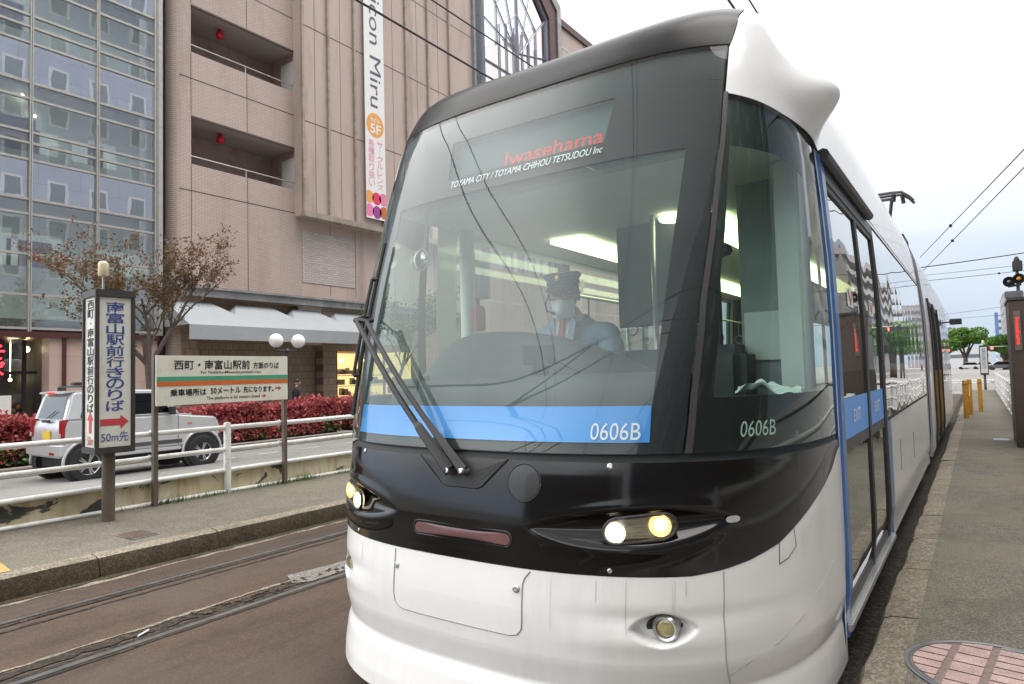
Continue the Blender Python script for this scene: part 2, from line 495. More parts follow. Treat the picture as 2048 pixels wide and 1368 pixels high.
glass('side_glass', (.25, .28, .27), .25, 0, 2.5, wobble=.006)
glass('car_glass', (.11, .12, .12), .03, 0, 5.0)
glass('curtain_glass', (.90, .97, .93), .30, 0, 4.0, wobble=.0012)
glass('spandrel_glass', (.30, .34, .38), .62, 0, 4.0, wobble=.0012)
glass('atrium_glass', (.80, .86, .92), .55, 0, 4.0)
glass('shop_glass', (.82, .85, .83), .07, 0, 4.0)
glass('lens_glass', (.95, .95, .93), .06, 0, 4.0)

def film(name, col, amount):
    """see-through film whose pale colour paints a hazy veil over the glass"""
    m, nt, out = _nt(name)
    n = N(nt, 'ShaderNodeTexNoise', Scale=2.2, Detail=4.0); nt.links.new(coords(nt, (1, 1, .6)), n.inputs[0])
    mr = N(nt, 'ShaderNodeMapRange'); nt.links.new(n.outputs['Fac'], mr.inputs[0]); mr.inputs[1].default_value = .3; mr.inputs[2].default_value = .7
    mr.inputs[3].default_value = amount * .75; mr.inputs[4].default_value = amount * 1.25
    tr = nt.nodes.new('ShaderNodeBsdfTransparent'); df = nt.nodes.new('ShaderNodeBsdfDiffuse'); df.inputs[0].default_value = tuple(col) + (1,)
    mx = nt.nodes.new('ShaderNodeMixShader'); nt.links.new(mr.outputs[0], mx.inputs[0]); nt.links.new(tr.outputs[0], mx.inputs[1]); nt.links.new(df.outputs[0], mx.inputs[2])
    nt.links.new(mx.outputs[0], out.inputs[0]); return m
film('glass_veil', (.34, .375, .385), .27)  # pale veil painted over the clear glass, hazing the cab behind it
film('corner_veil', (.30, .38, .35), .16)
mat('brow_black', (.011, .010, .0105), .26, 0, .10, 0, var=.2, scale=3)
mat('atrium_bar', (.22, .23, .28), .4, .3, var=.1)

def tiles(name, base, mortar, bw, bh, mo, var=.08, rough=.75, stains=0.0, bstr=.25):
    m, nt, out = _nt(name)
    co = coords(nt, (1, 1, 1), 'Object', ('Y', 'Z', '-'))
    br = nt.nodes.new('ShaderNodeTexBrick')
    nt.links.new(co, br.inputs['Vector'])
    br.inputs['Color1'].default_value = tuple(c * (1 - var) for c in base) + (1,)
    br.inputs['Color2'].default_value = tuple(c * (1 + var) for c in base) + (1,)
    br.inputs['Mortar'].default_value = tuple(mortar) + (1,)
    br.inputs['Scale'].default_value = 1
    br.inputs['Mortar Size'].default_value = mo
    br.inputs['Mortar Smooth'].default_value = .1
    br.inputs['Bias'].default_value = 0
    br.inputs['Brick Width'].default_value = bw
    br.inputs['Row Height'].default_value = bh
    n2 = N(nt, 'ShaderNodeTexNoise', Scale=.35, Detail=6.0); nt.links.new(coords(nt, (1, 1, .35)), n2.inputs[0])
    c = mixc(nt, 1.0, br.outputs['Color'], ramp(nt, n2.outputs['Fac'], [(.3, g3(.90)), (.7, g3(1.06))]), 'MULTIPLY')
    if stains:
        n3 = N(nt, 'ShaderNodeTexNoise', Scale=1.0, Detail=7.0, Roughness=.7); nt.links.new(coords(nt, (.9, .9, .12)), n3.inputs[0])
        f = ramp(nt, n3.outputs['Fac'], [(.52, g3(0)), (.75, g3(stains))])
        c = mixc(nt, f, c, (.16, .12, .09))
    pbsdf(nt, out, c, rough, 0, .3, 0, br.outputs['Fac'], -bstr, .01)
    return m
tiles('pink_tile', (.495, .40, .352), (.36, .28, .245), .24, .075, .011, .045, .6, .35)
tiles('pink_panel', (.53, .42, .37), (.47, .37, .325), .12, .06, .006, .02, .6, .55)
tiles('light_tile', (.52, .46, .42), (.36, .31, .28), .30, .10, .014, .10, .7, .15)
tiles('beige_stone', (.30, .225, .165), (.16, .115, .085), .30, .30, .010, .08, .7, .3)
tiles('pink_stone', (.52, .385, .33), (.42, .30, .26), 1.2, .9, .008, .03, .5, .1)
tiles('grey_concrete', (.34, .33, .32), (.28, .27, .26), 3.0, 3.0, .02, .04, .8, .4)
tiles('blue_panel', (.29, .325, .40), (.22, .25, .32), 3.2, 1.9, .02, .04, .6, .1)
tiles('dark_facade', (.055, .050, .048), (.03, .03, .03), 1.6, 1.2, .03, .15, .4, .1)
mat('awning_cloth', (.34, .36, .375), .75, var=.05, scale=2)
mat('ledge_metal', (.27, .265, .26), .45, .3, var=.2, scale=2, dirt=(.5, .49, .47), dscale=1.5)
mat('fin_metal', (.36, .30, .25), .5, .2, var=.15, dirt=(.14, .11, .08), dscale=1.0)
mat('mullion_metal', (.47, .45, .41), .4, .5, var=.1)
mat('frame_dark_red', (.075, .022, .022), .4, var=.15)
mat('pilaster_grey', (.10, .115, .13), .35, .3, var=.1)
mat('joint_dark', (.11, .075, .065), .8)
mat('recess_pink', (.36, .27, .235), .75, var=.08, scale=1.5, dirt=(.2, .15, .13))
mat('ceiling_grey', (.34, .32, .30), .8, var=.06)
mat('alarm_red', (.55, .012, .03), .35, var=.05)
mat('banner_cloth', (.80, .79, .77), .7, var=.02)
mat('banner_grey', (.13, .12, .16), .7)
mat('banner_orange', (.80, .36, .10), .7)
mat('banner_pink', (.78, .22, .40), .7)
mat('banner_red', (.72, .05, .12), .7)
mat('banner_violet', (.33, .05, .28), .7)
mat('lobby_dark', (.030, .024, .021), .6, var=.3)
mat('blind_pale', (.74, .82, .76), .8, var=.10, scale=.8)
mat('floor_slab', (.20, .21, .21), .8, var=.1)
mat('shop_goods', (.30, .18, .10), .7, var=.6, scale=9)
mat('pale_wall', (.58, .57, .54), .7, var=.05, scale=1)

def peeling(name):
    m, nt, out = _nt(name)
    co = coords(nt)
    n1 = N(nt, 'ShaderNodeTexNoise', Scale=1.0, Detail=9.0, Roughness=.62, Distortion=.8); nt.links.new(coords(nt, (1, 1.5, 3.2)), n1.inputs[0])
    f = ramp(nt, n1.outputs['Fac'], [(.565, g3(0)), (.585, g3(1))])
    n2 = N(nt, 'ShaderNodeTexNoise', Scale=3.0, Detail=6.0); nt.links.new(co, n2.inputs[0])
    cream = ramp(nt, n2.outputs['Fac'], [(.3, (.42, .36, .22)), (.55, (.56, .50, .36)), (.75, (.62, .57, .45))])
    sp = nt.nodes.new('ShaderNodeSeparateXYZ'); nt.links.new(co, sp.inputs[0])
    n3 = N(nt, 'ShaderNodeTexNoise', Scale=2.0, Detail=8.0); nt.links.new(coords(nt, (1, 4, .6)), n3.inputs[0])
    rust = ramp(nt, n3.outputs['Fac'], [(.5, g3(0)), (.7, g3(.8))])
    cream = mixc(nt, rust, cream, (.33, .19, .07))
    dark = ramp(nt, n2.outputs['Fac'], [(.3, (.045, .048, .042)), (.7, (.10, .10, .085))])
    c = mixc(nt, f, cream, dark)
    pbsdf(nt, out, c, .7, 0, .3)
peeling('peeling_paint')

# ------------------------------------------------------------------ setting: ground, roads, platforms, rails
def structure(o): o['kind'] = 'structure'; return o
def sheet(name, m, x0, x1, y0, y1, z0, z1=None, ny=1):
    mb = MB(); z1 = z0 if z1 is None else z1
    mb.grid(lambda u, v: Vector((lerp(x0, x1, u), lerp(y0, y1, v), lerp(z0, z1, u))), [0, 1], lin(0, 1, ny + 1))
    o = mb.build(name, m, keepn=True)
    bmx = bmesh.new(); bmx.from_mesh(o.data)
    for f in bmx.faces:
        if f.normal.z < 0: f.normal_flip()
    bmx.to_mesh(o.data); bmx.free()
    return structure(o)
sheet('ground', 'road_asphalt', -900, 900, -300, 2200, -.62)
sheet('track_bed', 'track_asphalt', -5.56, -.44, -25, 37.2, 0)
sheet('road_left', 'road_asphalt', -16.6, -7.22, -40, 60, -.42, -.03)
sheet('road_right', 'road_asphalt', .72, 12.4, -40, 60, -.04, -.25)
sheet('road_far', 'road_asphalt', -40, 40, 60.01, 900, -.004)
sheet('road_crossing', 'road_asphalt', -7.21, .715, 37.2, 60.0, -.008)
sheet('pavement_left', 'pavement_concrete', -24.2, -16.75, -40, 60, -.25)
sheet('pavement_right', 'pavement_concrete', 12.5, 17, -40, 300, -.1)
# kerb of the left pavement
mb = MB(); y = -10
while y < 60:
    mb.box(-16.78, -16.6, y, y + .985, -.6, -.235); y += 1.0
structure(mb.build('kerb_left', 'kerb_stone', bevel=.012))
# platform slabs with their kerb stones
mb = MB(); mb.prism([(-7.21, -.3), (-5.70, -.3), (-5.70, .158), (-7.21, .2)], lambda u, v, a: Vector((u, a, v)), -25, 37.0)
structure(mb.build('platform_left', 'platform_asphalt'))
rk = random.Random(3)
def kerb(name, sgn, xface, xin, y0, y1, lift=0):
    mb = MB(); top = MB()
    y = y0
    while y < y1:
        L = rk.uniform(.86, .98); dz = rk.uniform(-.006, .004); dx = rk.uniform(-.006, .006)
        prof = [(xin, -.05), (xface + sgn * .035 + dx, -.05), (xface + sgn * .030 + dx, .03), (xface + sgn * .008 + dx, .150 + dz + lift), (xface - sgn * .012 + dx, .186 + dz + lift), (xface - sgn * .045 + dx, .199 + dz + lift), (xin, .2035 + dz * .3 + lift)]
        nseg = 7
        ys = lin(y + .006, min(y1, y + L) - .006, nseg)
        rows = []
        for yy in ys:
            chip = rk.uniform(-.006, .004)
            rows.append([mb.bm.verts.new((px + (chip * sgn if 1 < i < 6 else 0), yy, pz + (chip * .7 if 2 < i < 6 else 0))) for i, (px, pz) in enumerate(prof)])
        for a in range(nseg - 1):
            for k in range(len(prof) - 1): mb.bm.faces.new((rows[a][k], rows[a][k + 1], rows[a + 1][k + 1], rows[a + 1][k]))
        mb.bm.faces.new(rows[0]); mb.bm.faces.new(rows[-1][::-1])
        y += L
    o = mb.build(name, 'kerb_stone', smooth='auto')
    o.data.materials.append(MATS['kerb_face'])
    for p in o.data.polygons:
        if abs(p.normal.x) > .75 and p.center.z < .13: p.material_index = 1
    return structure(o)
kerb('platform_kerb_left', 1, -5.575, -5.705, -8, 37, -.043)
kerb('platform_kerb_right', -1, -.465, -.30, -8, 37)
mb = MB(); mb.box(-.305, .715, -25, 37.0, -.3, .2)
structure(mb.build('platform_right', 'platform_asphalt'))
# dirt gathered along the foot of the kerbs
def ragged(name, m, x, y0, y1, w, z, seed, amp=.5, step=.12, x_amp=0):
    rr = random.Random(seed); mb = MB(); L = []; y = y0; wob = 0
    while y <= y1:
        wob = wob * .85 + rr.uniform(-1, 1) * x_amp
        L.append((x + wob - w * .5 * (1 + rr.uniform(-amp, amp)), x + wob + w * .5 * (1 + rr.uniform(-amp, amp)), y)); y += step
    for a, b in zip(L, L[1:]): mb.face(((a[0], a[2], z), (a[1], a[2], z), (b[1], b[2], z), (b[0], b[2], z)))
    bmesh.ops.remove_doubles(mb.bm, verts=mb.bm.verts, dist=1e-5)
    return structure(mb.build(name, m))
ragged('gutter_dirt', 'kerb_face', -5.50, -3, 30, .07, .004, 5, .6)
ragged('gutter_dirt', 'kerb_stone', -5.43, -3, 30, .05, .003, 6, .9)
ragged('gutter_dirt', 'broken_gap', -.54, -3, 36, .24, .004, 8, .12, .05)
# rails in the paving
for xr, inner in ((-5.03, 1), (-3.96, -1), (-2.265, 1), (-1.195, -1)):
    mb = MB(); mb.box(xr - .03, xr + .03, -20, 260, -.1, .008)
    structure(mb.build('rail', 'rail_steel', bevel=.006))
    ragged('rail_groove', 'broken_gap', xr + inner * .058, -6, 38, .045, .005, int(-xr * 100), .25)
    if xr < -3: 
        ragged('rail_crack', 'broken_gap', xr - inner * .045, -3, 34, .018, .004, int(-xr * 77), .8)
ragged('rail_crack', 'broken_gap', -4.10, -2, 3.6, .085, .0055, 44, .45, .05, .008)
ragged('rail_crack', 'broken_gap', -4.86, -2, 12, .022, .004, 45, .8, .07, .006)
ragged('rail_side_strip', 'kerb_stone', -4.185, -2, 3.2, .03, .0045, 46, .8, .06, .006)
mb = MB()
mb.face([(p[0], p[1], .009) for p in ((-4.30, 3.12), (-4.10, 3.02), (-4.02, 3.12), (-4.035, 4.6), (-4.19, 4.6), (-4.22, 3.9), (-4.235, 3.5))])
structure(mb.build('paving_patch', 'patch_concrete'))
rb = random.Random(12)
mb = MB()
for i in range(60):
    t = rb.random(); c = Vector((-4.09 + rb.uniform(-.06, .06), 2.3 + t * 1.2, .008)); s = rb.uniform(.006, .028)
    mb.obox(c, (s, s * rb.uniform(.6, 1.6), s * .6), Matrix.Rotation(rb.uniform(0, 3), 3, 'Z'))
tag(structure(mb.build('paving_rubble', 'track_asphalt')), kind='stuff')
# lane dashes on the left road, stop lines and zebra far down the track
def zl(x): return lerp(-.42, -.03, (x + 16.6) / 9.38)
for y0 in (7.2, 8.7, 9.9, 11.2, 12.6, 14.2):
    mb = MB(); xa, xb = -14.75, -14.65
    mb.face(((xa, y0, zl(xa) + .005), (xb, y0, zl(xb) + .005), (xb, y0 + .55, zl(xb) + .005), (xa, y0 + .55, zl(xa) + .005)))
    structure(mb.build('road_marking', 'line_paint'))
for y0, w, xa, xb in ((39.2, .25, -3.0, .6), (58.5, 1.1, -6, .7), (66, 1.6, -8, 8), (74, .5, -8, 8)):
    mb = MB(); mb.face(((xa, y0, .004), (xb, y0, .004), (xb, y0 + w, .004), (xa, y0 + w, .004)))
    structure(mb.build('road_marking', 'line_paint'))
mb = MB()
mb.face(((-6.30, 1.90, .180), (-5.71, 1.845, .163), (-5.71, 1.20, .163), (-6.30, 1.20, .180)))
structure(mb.build('tactile_paving', 'yellow_tile'))
# ------------------------------------------------------------------ the tram
XC = -1.73
ZS = [.12, .20, .30, .345, .352, .45, .60, .75, .90, 1.05, 1.15, 1.25, 1.6, 2.0, 2.4, 2.7, 2.85, 3.0, 3.08, 3.14, 3.17]
YF = [1.985, 1.992, 2.012, 2.036, 2.032, 2.010, 2.01, 2.03, 2.04, 2.06, 2.08, 2.13, 2.245, 2.375, 2.505, 2.60, 2.655, 2.73, 2.82, 3.00, 3.2]
YE = [3.3] * 15 + [3.32, 3.36, 3.44, 3.52, 3.6, 3.7]
NN = [2.8] * 11 + [3.0, 3.4] + [3.6] * 8
HW = [1.188, 1.188, 1.182, 1.176, 1.180] + [1.2] * 8 + [1.19, 1.165, 1.13, 1.11, 1.06, 1.01, .94, .88]
def smooth_tab(ys):
    # monotone-ish smoothing of the profile tables so the body has no facet lines
    def f(z):
        w = .007 if z < .40 else min(.03, .007 + (z - .40) * .3)
        return .4 * interp(ZS, ys, z) + .2 * interp(ZS, ys, z - w) + .2 * interp(ZS, ys, z + w) + .1 * interp(ZS, ys, z - 2 * w) + .1 * interp(ZS, ys, z + 2 * w)
    return f
yf_, ye_, nn_, hw_ = (smooth_tab(a) for a in (YF, YE, NN, HW))
def crown(z): return min(1, max(0, (z - 2.85) / .25))
def S0(t, z):
    a = t * PI / 2; n = nn_(z); s = 1 if a >= 0 else -1
    x = s * abs(math.sin(a)) ** (2 / n); y = abs(math.cos(a)) ** (2 / n)
    return Vector((XC + hw_(z) * x, yf_(z) + (ye_(z) - yf_(z)) * (1 - y), z + (.07 * x * x - .03) * crown(z)))
def bump(p):
    d = .165 * math.exp(-((p.y - 3.18) / .18) ** 2 - ((p.z - 2.65) / (.135 if p.z > 2.65 else .115)) ** 2)
    return p + Vector((d if p.x > XC else -d, -.3 * d, 0))
def Nrm(t, z):
    e = 1e-3
    a = S0(min(1, t + e), z) - S0(max(-1, t - e), z); b = S0(t, z + e) - S0(t, z - e)
    n = a.cross(b).normalized()
    return n if n.y < 0 or abs(n.x) > .9 and (n.x > 0) == (t > 0) else -n
def tx(x, z):
    h = min(1, abs(x) / hw_(z))
    return math.copysign(math.asin(min(1, h ** (nn_(z) / 2))) * 2 / PI, x)
def dents(p, xo, z):
    """fog lamp pockets, headlight hollows and the soft brow lines; returns inward depth"""
    ax = abs(xo); d = 0
    r = (abs(ax - .80) / .098) ** 1.5 + (abs(z - .568) / .056) ** 1.5
    if r < 1: d += .050 * min(1, (1 - r) * 2.6)
    d += .007 * math.exp(-((z - .605) / .030) ** 2) * math.exp(-((ax - .78) / .24) ** 2)
    d -= .006 * math.exp(-((z - .525) / .035) ** 2) * math.exp(-((ax - .74) / .22) ** 2)
    # headlight: almond hollow with a lip under it
    w = (ax - .74) / (.40 if ax < .74 else .25)
    if abs(w) < 1:
        half = .062 * (1 - w * w) ** .8
        zc = .915 + .02 * w
        q = (z - zc) / max(half, 1e-4)
        if -1 < q < 1: d += .036 * (1 - w * w) * (1 - q * q) ** 1.2
        d -= .015 * (1 - w * w) ** .9 * math.exp(-((z - (zc - half - .020)) / .027) ** 2)
        d -= .003 * (1 - w * w) * math.exp(-((z - (zc + half + .012)) / .02) ** 2)
    return d
def SP(t, z, off=0, dent=False):
    p = S0(t, z)
    if dent:
        k = dents(p, p.x - XC, z)
        if abs(k) > 1e-5: off -= k
    if off: p = p + Nrm(t, z) * off
    return p
def PX(x, z, off=0, dent=False): return SP(tx(x, z), z, off, dent)
def tseam(z): return interp([1.15, 1.352, 1.719, 2.116, 2.58, 2.82, 3.0, 3.08, 3.17], [.438, .427, .424, .449, .496, .526, .61, .683, .74], z)
def ztop(t): return interp([.49, .632, .781, .90, 1.0], [2.592, 2.557, 2.515, 2.492, 2.475], abs(t))
def zband(t): return interp([0, .45, .527, .60, .693, .792, .897, .96, 1.0], [.745, .745, .758, .778, .816, .888, .968, 1.03, 1.10], abs(t))
def warp(n, a=-1, b=1):
    return [math.copysign(abs(s) ** 1.5, s) for s in lin(a, b, n)]

tram = thing('tram', 'white and black low floor tram with blue stripe and lit headlights at the platform', 'tram', (XC, 2.0, 0))
# --- white lower front
mb = MB()
ts = warp(361)
mb.grid(lambda t, v: SP(t, lerp(.14, zband(t), v), 0, True), ts, lin(0, 1, 130))
mb.build('front_bumper', 'white_body', tram, smooth=True)
# --- black band
mb = MB()
mb.grid(lambda t, v: SP(t, lerp(zband(t) + .003, 1.135, v), .002, True), warp(261), lin(0, 1, 64))
band = mb.build('front_band', 'black_gloss', tram, smooth=True)
mb = MB()
mb.grid(lambda t, z: SP(t, z, -.022 if z > 1.131 else -.002), warp(81), [1.130, 1.133, 1.175])
mb.build('window_gap', 'black_matte', tram, smooth=True)
# panel seams, all on the white front
def seam(name, pts, r=.0035, m='seam_dark', off=.0):
    mb = MB()
    for a in pts: mb.tube([PX(x, z, off, True) for x, z in a], r, 5)
    return mb.build(name, m, tram)
hat = [(-.335, .738)] + [(-.333, z) for z in lin(.70, .56, 8)] + [(-.325, .525), (-.30, .508), (-.27, .503)] + [(x, .503) for x in lin(-.24, .24, 14)] + [(.27, .503), (.30, .510), (.318, .53)] + [(.321, z) for z in lin(.56, .69, 8)] + [(.33, .715), (.35, .738)]
seam('hatch_seam', [hat], .0034, 'seam_grey')
def side_x(y, z): return XC + hw_(z)
vs1 = [(.966, z) for z in lin(.16, .752, 24)]
crv = [(.962, .392), (1.02, .43), (1.094, .470), (1.14, .52), (1.177, .585), (1.195, .65)]
hatch2 = [(1.100, .742), (1.101, .82), (1.133, .862), (1.137, .79), (1.12, .755), (1.100, .742)]
seam('panel_seam', [vs1, crv], .0030, 'seam_grey')
seam('side_hatch_seam', [hatch2], .0022, 'seam_dark')
sm = [(-.966, z) for z in lin(.16, .752, 24)]
seam('panel_seam', [sm], .0030, 'seam_grey')
# screws and hatch locks
for x, z, r in ((.635, 1.123, .011), (-.635, 1.123, .011), (.64, .765, .009), (-.64, .765, .009), (.296, .672, .014), (-.318, .672, .012)):
    p = PX(x, z, .001); n = Nrm(tx(x, z), z)
    mb = MB(); mb.lathe([(0, .004), (r * .55, .004), (r * .6, .006), (r, .004), (r, -.004)], p, n, 14)
    mb.build('screw', 'silver', tram, smooth='auto')
# --- rain streaks on the white front: thin grey run marks
m_, nt_, out_ = _nt('streak')
pbsdf(nt_, out_, (.56, .55, .53), .5)
rs_ = random.Random(4)
mb = MB()
for x0 in list(lin(-.78, -.60, 4)) + [.44, .60, .70, .82, .84, .87]:
    x0 += rs_.uniform(-.01, .01); z1 = .735 - rs_.uniform(0, .02); z0 = z1 - rs_.uniform(.03, .22)
    w = rs_.uniform(.0006, .0014); zz = lin(z1, z0, 8)
    for a, b in zip(zz, zz[1:]):
        q = rs_.uniform(-.001, .001)
        mb.face((PX(x0 - w, a, .0012, True), PX(x0 + w, a, .0012, True), PX(x0 + q + w, b, .0012, True), PX(x0 + q - w, b, .0012, True)))
mb.build('rain_streak', 'streak', tram)
# --- headlights
def stadium(x0, x1, z0, z1, n=10):
    r = (z1 - z0) / 2; zc = (z0 + z1) / 2; P = []
    for i in range(n + 1):
        a = -PI / 2 + PI * i / n; P.append((x1 - r + r * math.cos(a), zc + r * math.sin(a)))
    for i in range(n + 1):
        a = PI / 2 + PI * i / n; P.append((x0 + r + r * math.cos(a), zc + r * math.sin(a)))
    return P
def patch_poly(mb, poly, off, dent=False, k=6, sl=0, sg=1):
    """fan-filled polygon laid on the front; sl leans it up towards the outside"""
    cx = sum(p[0] for p in poly) / len(poly); cz = sum(p[1] for p in poly) / len(poly)
    f = lambda x, z: PX(x * sg, z + sl * (x - cx), off, dent)
    rings = []
    for j in range(k):
        s = 1 - j / k
        rings.append([mb.bm.verts.new(f(lerp(cx, x, s), lerp(cz, z, s))) for x, z in poly])
    c = mb.bm.verts.new(f(cx, cz)); n = len(poly)
    for j in range(k - 1):
        for i in range(n): mb.bm.faces.new((rings[j][i], rings[j][(i + 1) % n], rings[j + 1][(i + 1) % n], rings[j + 1][i]))
    for i in range(n): mb.bm.faces.new((rings[-1][i], rings[-1][(i + 1) % n], c))
mat('reflector', (.30, .27, .20), .25, .8, var=.2, scale=30)
for sg in (1, -1):
    poly = stadium(.622, .838, .868, .948)
    mb = MB(); patch_poly(mb, poly, -.012, False, 4, .12, sg)
    hl = mb.build('headlight', 'reflector', tram, smooth=True)
    for (x, z, r, m) in ((.660, .897, .030, 'lamp_white'), (.797, .922, .031, 'lamp_warm')):
        n = Nrm(tx(x * sg, z), z); n = (n + Vector((0, -.9, 0))).normalized(); p = PX(x * sg, z, -.006)
        mb = MB(); mb.lathe([(r * 1.25, .014), (r * 1.15, .008), (r, .004), (r * .70, 0), (r * .5, -.004)], p, n, 22)
        mb.build('lamp_bowl', 'lamp_glow' if m == 'lamp_warm' else 'lamp_glow_pale', hl, smooth=True)  # bowl emits too, painting the bulb's glow around it
        mb = MB(); mb.lathe([(0, .012), (r * .5, .010), (r * .72, .005), (r * .76, 0)], p, n, 20)
        mb.build('bulb', m, hl, smooth=True)
    mb = MB(); patch_poly(mb, stadium(.618, .842, .864, .952), .012, False, 4, .12, sg)
    mb.build('lens', 'lens_glass', hl, smooth=True)
    mb = MB(); pl = stadium(.618, .842, .864, .952); cxs = .73
    mb.tube([PX(x * sg, z + .12 * (x - cxs), .004) for x, z in pl + pl[:1]], .007, 6)
    mb.build('bezel', 'black_matte', hl, smooth=True)
    # fog lamp in its pocket
    p = PX(.815 * sg, .568, -.030); n = (Nrm(tx(.815 * sg, .568), .568) + Vector((-.25 * sg, -1.2, 0))).normalized()
    mb = MB(); mb.lathe([(.044, -.05), (.046, .008), (.040, .016), (.033, .012), (.031, .002)], p, n, 26)
    fog = mb.build('fog_lamp', 'silver', tram, smooth='auto')
    mb = MB(); mb.lathe([(0, .010), (.02, .008), (.031, .003)], p, n, 22); mb.build('lens', mat('fog_lens', (.42, .36, .16), .12, 0, .8, .5, var=.2, scale=40) if 'fog_lens' not in MATS else 'fog_lens', fog, smooth=True)
    mb = MB(); patch_poly(mb, [(.80 + .062 * math.cos(a) + .02, .57 + .040 * math.sin(a)) for a in lin(0, 2 * PI, 21)[:-1]], -.048, False, 3, 0, sg)
    mb.build('pocket', 'black_matte', fog, smooth=True)
    # side marker
    mb = MB(); patch_poly(mb, stadium(.972, 1.008, .918, .941, 6), .007, False, 2, 0, sg)
    mb.build('marker_lamp', mat('marker_lens', (.45, .44, .40), .2, 0, .6, .3, var=.1, scale=60) if 'marker_lens' not in MATS else 'marker_lens', tram, smooth=True)
# red reflector plate, round cover and wiper panel on the band
mat('reflector_red', (.135, .055, .052), .35, 0, .6, .4, var=.25, scale=7)
mb = MB(); patch_poly(mb, stadium(-.215, .265, .822, .864), .004, False, 4)
rp = mb.build('reflector_plate', 'reflector_red', tram, smooth=True)
mb = MB(); pl = stadium(-.222, .272, .815, .871); mb.tube([PX(x, z, .002) for x, z in pl + pl[:1]], .004, 6)
mb.build('rim', 'black_matte', rp, smooth=True)
mb = MB(); patch_poly(mb, [(.314 + .066 * math.cos(a), 1.055 + .064 * math.sin(a)) for a in lin(0, 2 * PI, 33)[:-1]], .004, False, 4)
spk = mb.build('round_cover', mat('cover_grey', (.013, .012, .012), .32, 0, .5, .2, var=.4, scale=14), tram, smooth=True)
mb = MB(); mb.tube([PX(.314 + .070 * math.cos(a), 1.055 + .069 * math.sin(a), .0) for a in lin(0, 2 * PI, 40)], .0045, 6)
mb.build('rim', 'black_matte', spk, smooth=True)
wp = [(-.212, 1.132), (.236, 1.134), (.128, 1.03), (.105, 1.02), (-.045, 1.02), (-.075, 1.03)]
mb = MB(); patch_poly(mb, wp, .007, False, 5)
wpan = mb.build('wiper_panel', 'black_matte', tram)
mb = MB(); mb.tube([PX(x, z, .003) for a, b in zip(wp[1:], wp[2:] + wp[:1]) for x, z in [(lerp(a[0], b[0], q), lerp(a[1], b[1], q)) for q in (0, .5, 1)]], .004, 5)
mb.build('panel_edge', 'black_gloss', wpan)
# --- windscreen glass, mask, stripe, display
mb = MB()
def wsc(s, z):
    a = tseam(z) - .006
    return SP(math.copysign(abs(s) ** 1.4, s) * a, z, .004)
mb.grid(wsc, lin(-1, 1, 61), lin(1.165, 2.822, 40))
ws = mb.build('windscreen', 'windscreen_glass', tram, smooth=True)
def xcl(z, s): return (lerp(.760, .815, (z - 1.335) / 1.025) if s > 0 else -lerp(.725, .775, (z - 1.335) / 1.025))
mb = MB(); O = -.012
def mask(x0f, x1f, z0, z1, nx=24, nz=8):
    mb.grid(lambda u, z: PX(lerp(x0f(z), x1f(z), u), z, O), lin(0, 1, nx), lin(z0, z1, nz))
sx = lambda z: abs(S0(tseam(z) - .01, z).x - XC)
mask(lambda z: -sx(z), sx, 1.165, 1.335, 40)
mask(lambda z: -sx(z), sx, 2.36, 2.458, 40)
mask(lambda z: -sx(z), sx, 2.668, 2.82, 40)
mask(lambda z: xcl(z, 1), sx, 1.335, 2.36, 6, 24)
mask(lambda z: -sx(z), lambda z: xcl(z, -1), 1.335, 2.36, 6, 24)
mask(lambda z: lerp(.460, .490, (z - 2.458) / .21), sx, 2.458, 2.668, 8)
mask(lambda z: -sx(z), lambda z: -lerp(.420, .44, (z - 2.458) / .21), 2.458, 2.668, 8)
mb.build('window_mask', 'black_mask', tram, smooth=True)
mb = MB(); mb.grid(lambda u, z: PX(lerp(xcl(z, -1) - .01, xcl(z, 1) + .01, u), z, -.016), lin(0, 1, 40), lin(1.33, 2.365, 24)); mb.grid(lambda x, z: PX(x, z, -.016), lin(-.43, .495, 20), lin(2.455, 2.672, 6))
mb.build('glass_veil', 'glass_veil', tram, smooth=True)
mb = MB(); mb.grid(lambda x, z: PX(x, z, -.006), lin(-.765, .757, 50), lin(1.206, 1.336, 5))
mb.build('blue_stripe', 'blue_strip', tram, smooth=True)
mb = MB(); fit_text(mb, '0606B', .552, .727, 1.214, 1.275, lambda x, z: PX(x, z, -.002))
mb.build('fleet_number', 'lettering_white', tram)
mb = MB(); fit_text(mb, 'TOYAMA CITY / TOYAMA CHIHOU TETSUDOU Inc', -.385, .462, 2.402, 2.436, lambda x, z: PX(x, z, -.004), 0, .25)
mb.build('company_lettering', 'lettering_white', tram)
mb = MB(); mb.grid(lambda x, z: PX(x, z, -.055), lin(-.46, .51, 24), lin(2.44, 2.69, 6))
dd = mb.build('destination_display', mat('display_board', (.10, .125, .125), .6, var=.06), tram, smooth=True)
